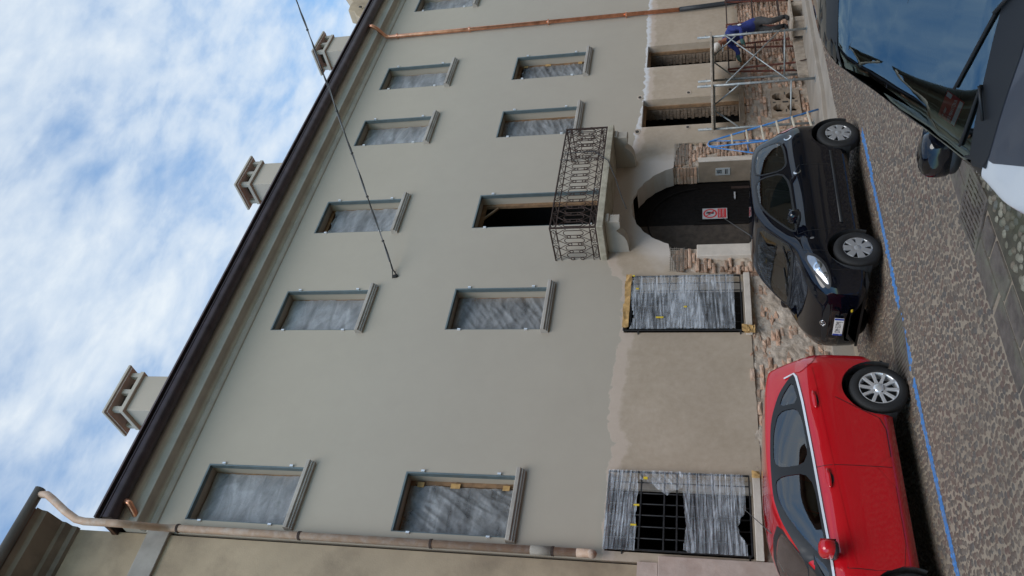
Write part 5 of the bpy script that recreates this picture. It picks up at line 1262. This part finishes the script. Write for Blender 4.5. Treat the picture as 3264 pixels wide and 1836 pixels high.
# worker
def worker():
    P = {'pelvis': (17.86, -.62, 1.16, .135), 'waist': (17.76, -.61, 1.36, .150), 'chest': (17.58, -.59, 1.62, .165), 'neckb': (17.42, -.57, 1.78, .10), 'neck': (17.34, -.56, 1.84, .058), 'head': (17.25, -.55, 1.91, .088), 'crown': (17.18, -.54, 1.985, .085),
         'sl': (17.50, -.79, 1.68, .078), 'el': (17.40, -.84, 1.44, .060), 'wl': (17.24, -.62, 1.42, .042), 'sr': (17.50, -.40, 1.68, .078), 'er': (17.36, -.30, 1.50, .058), 'wr': (17.25, -.20, 1.50, .042),
         'hl': (17.88, -.73, 1.08, .115), 'kl': (17.74, -.75, .76, .078), 'al': (17.93, -.75, .44, .052), 'tl': (17.74, -.76, .405, .045), 'hr': (17.88, -.51, 1.08, .115), 'kr': (17.80, -.50, .74, .078), 'ar': (17.98, -.49, .44, .052), 'tr': (17.80, -.49, .405, .045)}
    K = list(P); idx = {k: i for i, k in enumerate(K)}
    E_ = [('pelvis', 'waist'), ('waist', 'chest'), ('chest', 'neckb'), ('neckb', 'neck'), ('neck', 'head'), ('head', 'crown'), ('chest', 'sl'), ('sl', 'el'), ('el', 'wl'), ('chest', 'sr'), ('sr', 'er'), ('er', 'wr'), ('pelvis', 'hl'), ('hl', 'kl'), ('kl', 'al'), ('al', 'tl'), ('pelvis', 'hr'), ('hr', 'kr'), ('kr', 'ar'), ('ar', 'tr')]
    me = bpy.data.meshes.new('person'); me.from_pydata([P[k][:3] for k in K], [(idx[a], idx[b]) for a, b in E_], [])
    o = bpy.data.objects.new('tmp', me); C.objects.link(o)
    sk = o.modifiers.new('skin', 'SKIN'); sk.use_smooth_shade = True
    for i, k in enumerate(K):
        sv = me.skin_vertices[0].data[i]; sv.radius = (P[k][3], P[k][3]); sv.use_root = (k == 'pelvis')
    ss = o.modifiers.new('sub', 'SUBSURF'); ss.levels = 2; ss.render_levels = 2
    dg = bpy.context.evaluated_depsgraph_get(); m2 = bpy.data.meshes.new_from_object(o.evaluated_get(dg)); bpy.data.objects.remove(o)
    for nm, c in (('skin', (.30, .13, .08)), ('jacket', (.018, .03, .16)), ('trousers', (.05, .05, .052)), ('boot', (.012, .012, .012))):
        mat('worker_'+nm, c, .85, var=.25, vscale=14, bump=.4, bscale=18)
    m2.materials.clear()
    for nm in ('skin', 'jacket', 'trousers', 'boot'): m2.materials.append(M['worker_'+nm])
    for p in m2.polygons:
        c = p.center; p.use_smooth = True
        if c.z < .50: k = 3
        elif c.z < 1.14 and c.x > 17.6: k = 2
        elif c.x < 17.385 and c.z > 1.76: k = 0
        else: k = 1
        p.material_index = k
    for v in m2.vertices:      # cloth folds
        d = noise.noise(v.co*11)*.012 + noise.noise(v.co*26)*.004
        if v.co.x > 17.42 or v.co.z < 1.7: v.co += v.normal*d
    b = bpy.data.objects.new('person', m2); C.objects.link(b)
    tag(b, 'worker in blue jacket and white cap bending over the window sill', 'person')
    mat('cap_white', (.62, .58, .54), .8); mat('glove', (.05, .12, .11), .8)
    cap = MB(); hd = Vector(P['crown'][:3])-Vector(P['neck'][:3]); M4 = Matrix.Translation(Vector(P['head'][:3])+hd*.30) @ hd.to_track_quat('Z', 'Y').to_matrix().to_4x4()
    cap.lathe([(.101, -.01), (.104, .03), (.098, .075), (.07, .115), (.03, .13), (.001, .132)], 20, M4); cap.build('cap', M['cap_white'], b, smooth=True)
    MB().prism([(.06*math.cos(a)-.0, .085*math.sin(a)) for a in np.linspace(-1.4, 1.4, 9)], -.006, .006, 'z').build('cap_peak', M['cap_white'], b).matrix_local = Matrix.Translation((17.10, -.56, 1.86)) @ Matrix.Rotation(R(200), 4, 'Z') @ Matrix.Rotation(R(35), 4, 'Y')
    hp = Vector(P['head'][:3]); f_ = Vector((-.75, .05, -.66)).normalized()
    MB().prism([(0, .0), (.028, -.022), (0, -.03)], -.012, .012, 'y').build('nose', M['worker_skin'], b).matrix_local = Matrix.Translation(hp+f_*.088) @ Matrix.Rotation(R(180), 4, 'Z') @ Matrix.Rotation(R(40), 4, 'Y')
    for s in (-1, 1): MB().lathe([(.001, .008), (.02, .006), (.03, 0)], 10, Matrix.Translation(hp+Vector((.03, s*.088, .01))) @ Matrix.Rotation(R(-90*s), 4, 'X')).build('ear', M['worker_skin'], b, smooth=True)
    for w_, e_ in (('wl', 'el'), ('wr', 'er')):
        a = Vector(P[w_][:3]); d = (a-Vector(P[e_][:3])).normalized(); d = (d+Vector((-.3, .2, -.5))).normalized(); sx = d.cross(Vector((0, 0, 1))).normalized(); up_ = sx.cross(d)
        g = MB().tube([a-d*.04, a, a+d*.045, a+d*.085], [.046, .044, .050, .036], 10)
        for i in range(4):
            r0 = a+d*.075+sx*(-.03+.02*i); g.tube([r0, r0+d*(.035+.006*(i in (1, 2)))-up_*.008, r0+d*(.055+.008*(i in (1, 2)))-up_*.03], [.011, .010, .008], 6)
        g.tube([a+d*.03+sx*.045, a+d*.06+sx*.065-up_*.01, a+d*.085+sx*.06-up_*.025], [.013, .012, .009], 6)
        g.build('glove', M['glove'], b, smooth=True)
    for (x, y, z) in ((17.62, -.765, 1.60), (17.70, -.76, 1.47)): MB().box(-.03, .03, -.004, .004, -.035, .035).build('jacket_patch', M['white_print'], b).matrix_local = Matrix.Translation((x, y, z)) @ Matrix.Rotation(R(-30), 4, 'Y')
worker()

# overhead cable with wall anchor
oc = empty('overhead_cable', (10.62, 0, 8.22)); tag(oc, 'twisted black overhead cable anchored high on the grey wall', 'cable')
e1 = Vector((15.55, -3.5, 10.815))-Vector((10.62, 0, 8.22)); 
def cpt(t): 
    p = e1*t; p.z -= .10*math.sin(min(1, t/2.2)*math.pi); return p
rope = [cpt(t) for t in np.linspace(.035, 2.2, 60)]
MB().tube(rope, .014, 6).build('main_strand', M['cable'], oc, smooth=True)
def off_strand(ph, rad, r): 
    out = []
    for i, t in enumerate(np.linspace(.05, 2.2, 260)):
        a = t*26+ph; out.append(cpt(t)+Vector((0, math.cos(a)*rad, math.sin(a)*rad)))
    return MB().tube(out, r, 5)
mat('strand_grey', (.16, .165, .17), .5)
off_strand(0, .019, .007).build('twisted_strand', M['strand_grey'], oc, smooth=True); off_strand(2.5, .018, .006).build('twisted_strand', M['cable'], oc, smooth=True)
for t in np.linspace(.12, 2.1, 14): MB().tube([cpt(t-.002), cpt(t+.002)], .027, 8).build('cable_tie', M['cable'], oc)
MB().tube([cpt(.04), cpt(.02)+Vector((0, .0, .0)), (.0, .01, -.06)], .012, 6).tube([cpt(.05), cpt(.02)+Vector((.06, 0, .05)), (.12, .01, .03)], .010, 6).tube([cpt(.03), (-.04, .0, .05), (.0, .02, .09)], .010, 6).build('anchor_fork', M['iron'], oc, smooth=True)
MB().tube([(.0, .01, 0), (.02, -.03, 0)], .05, 10).build('wall_plate', M['iron'], oc)
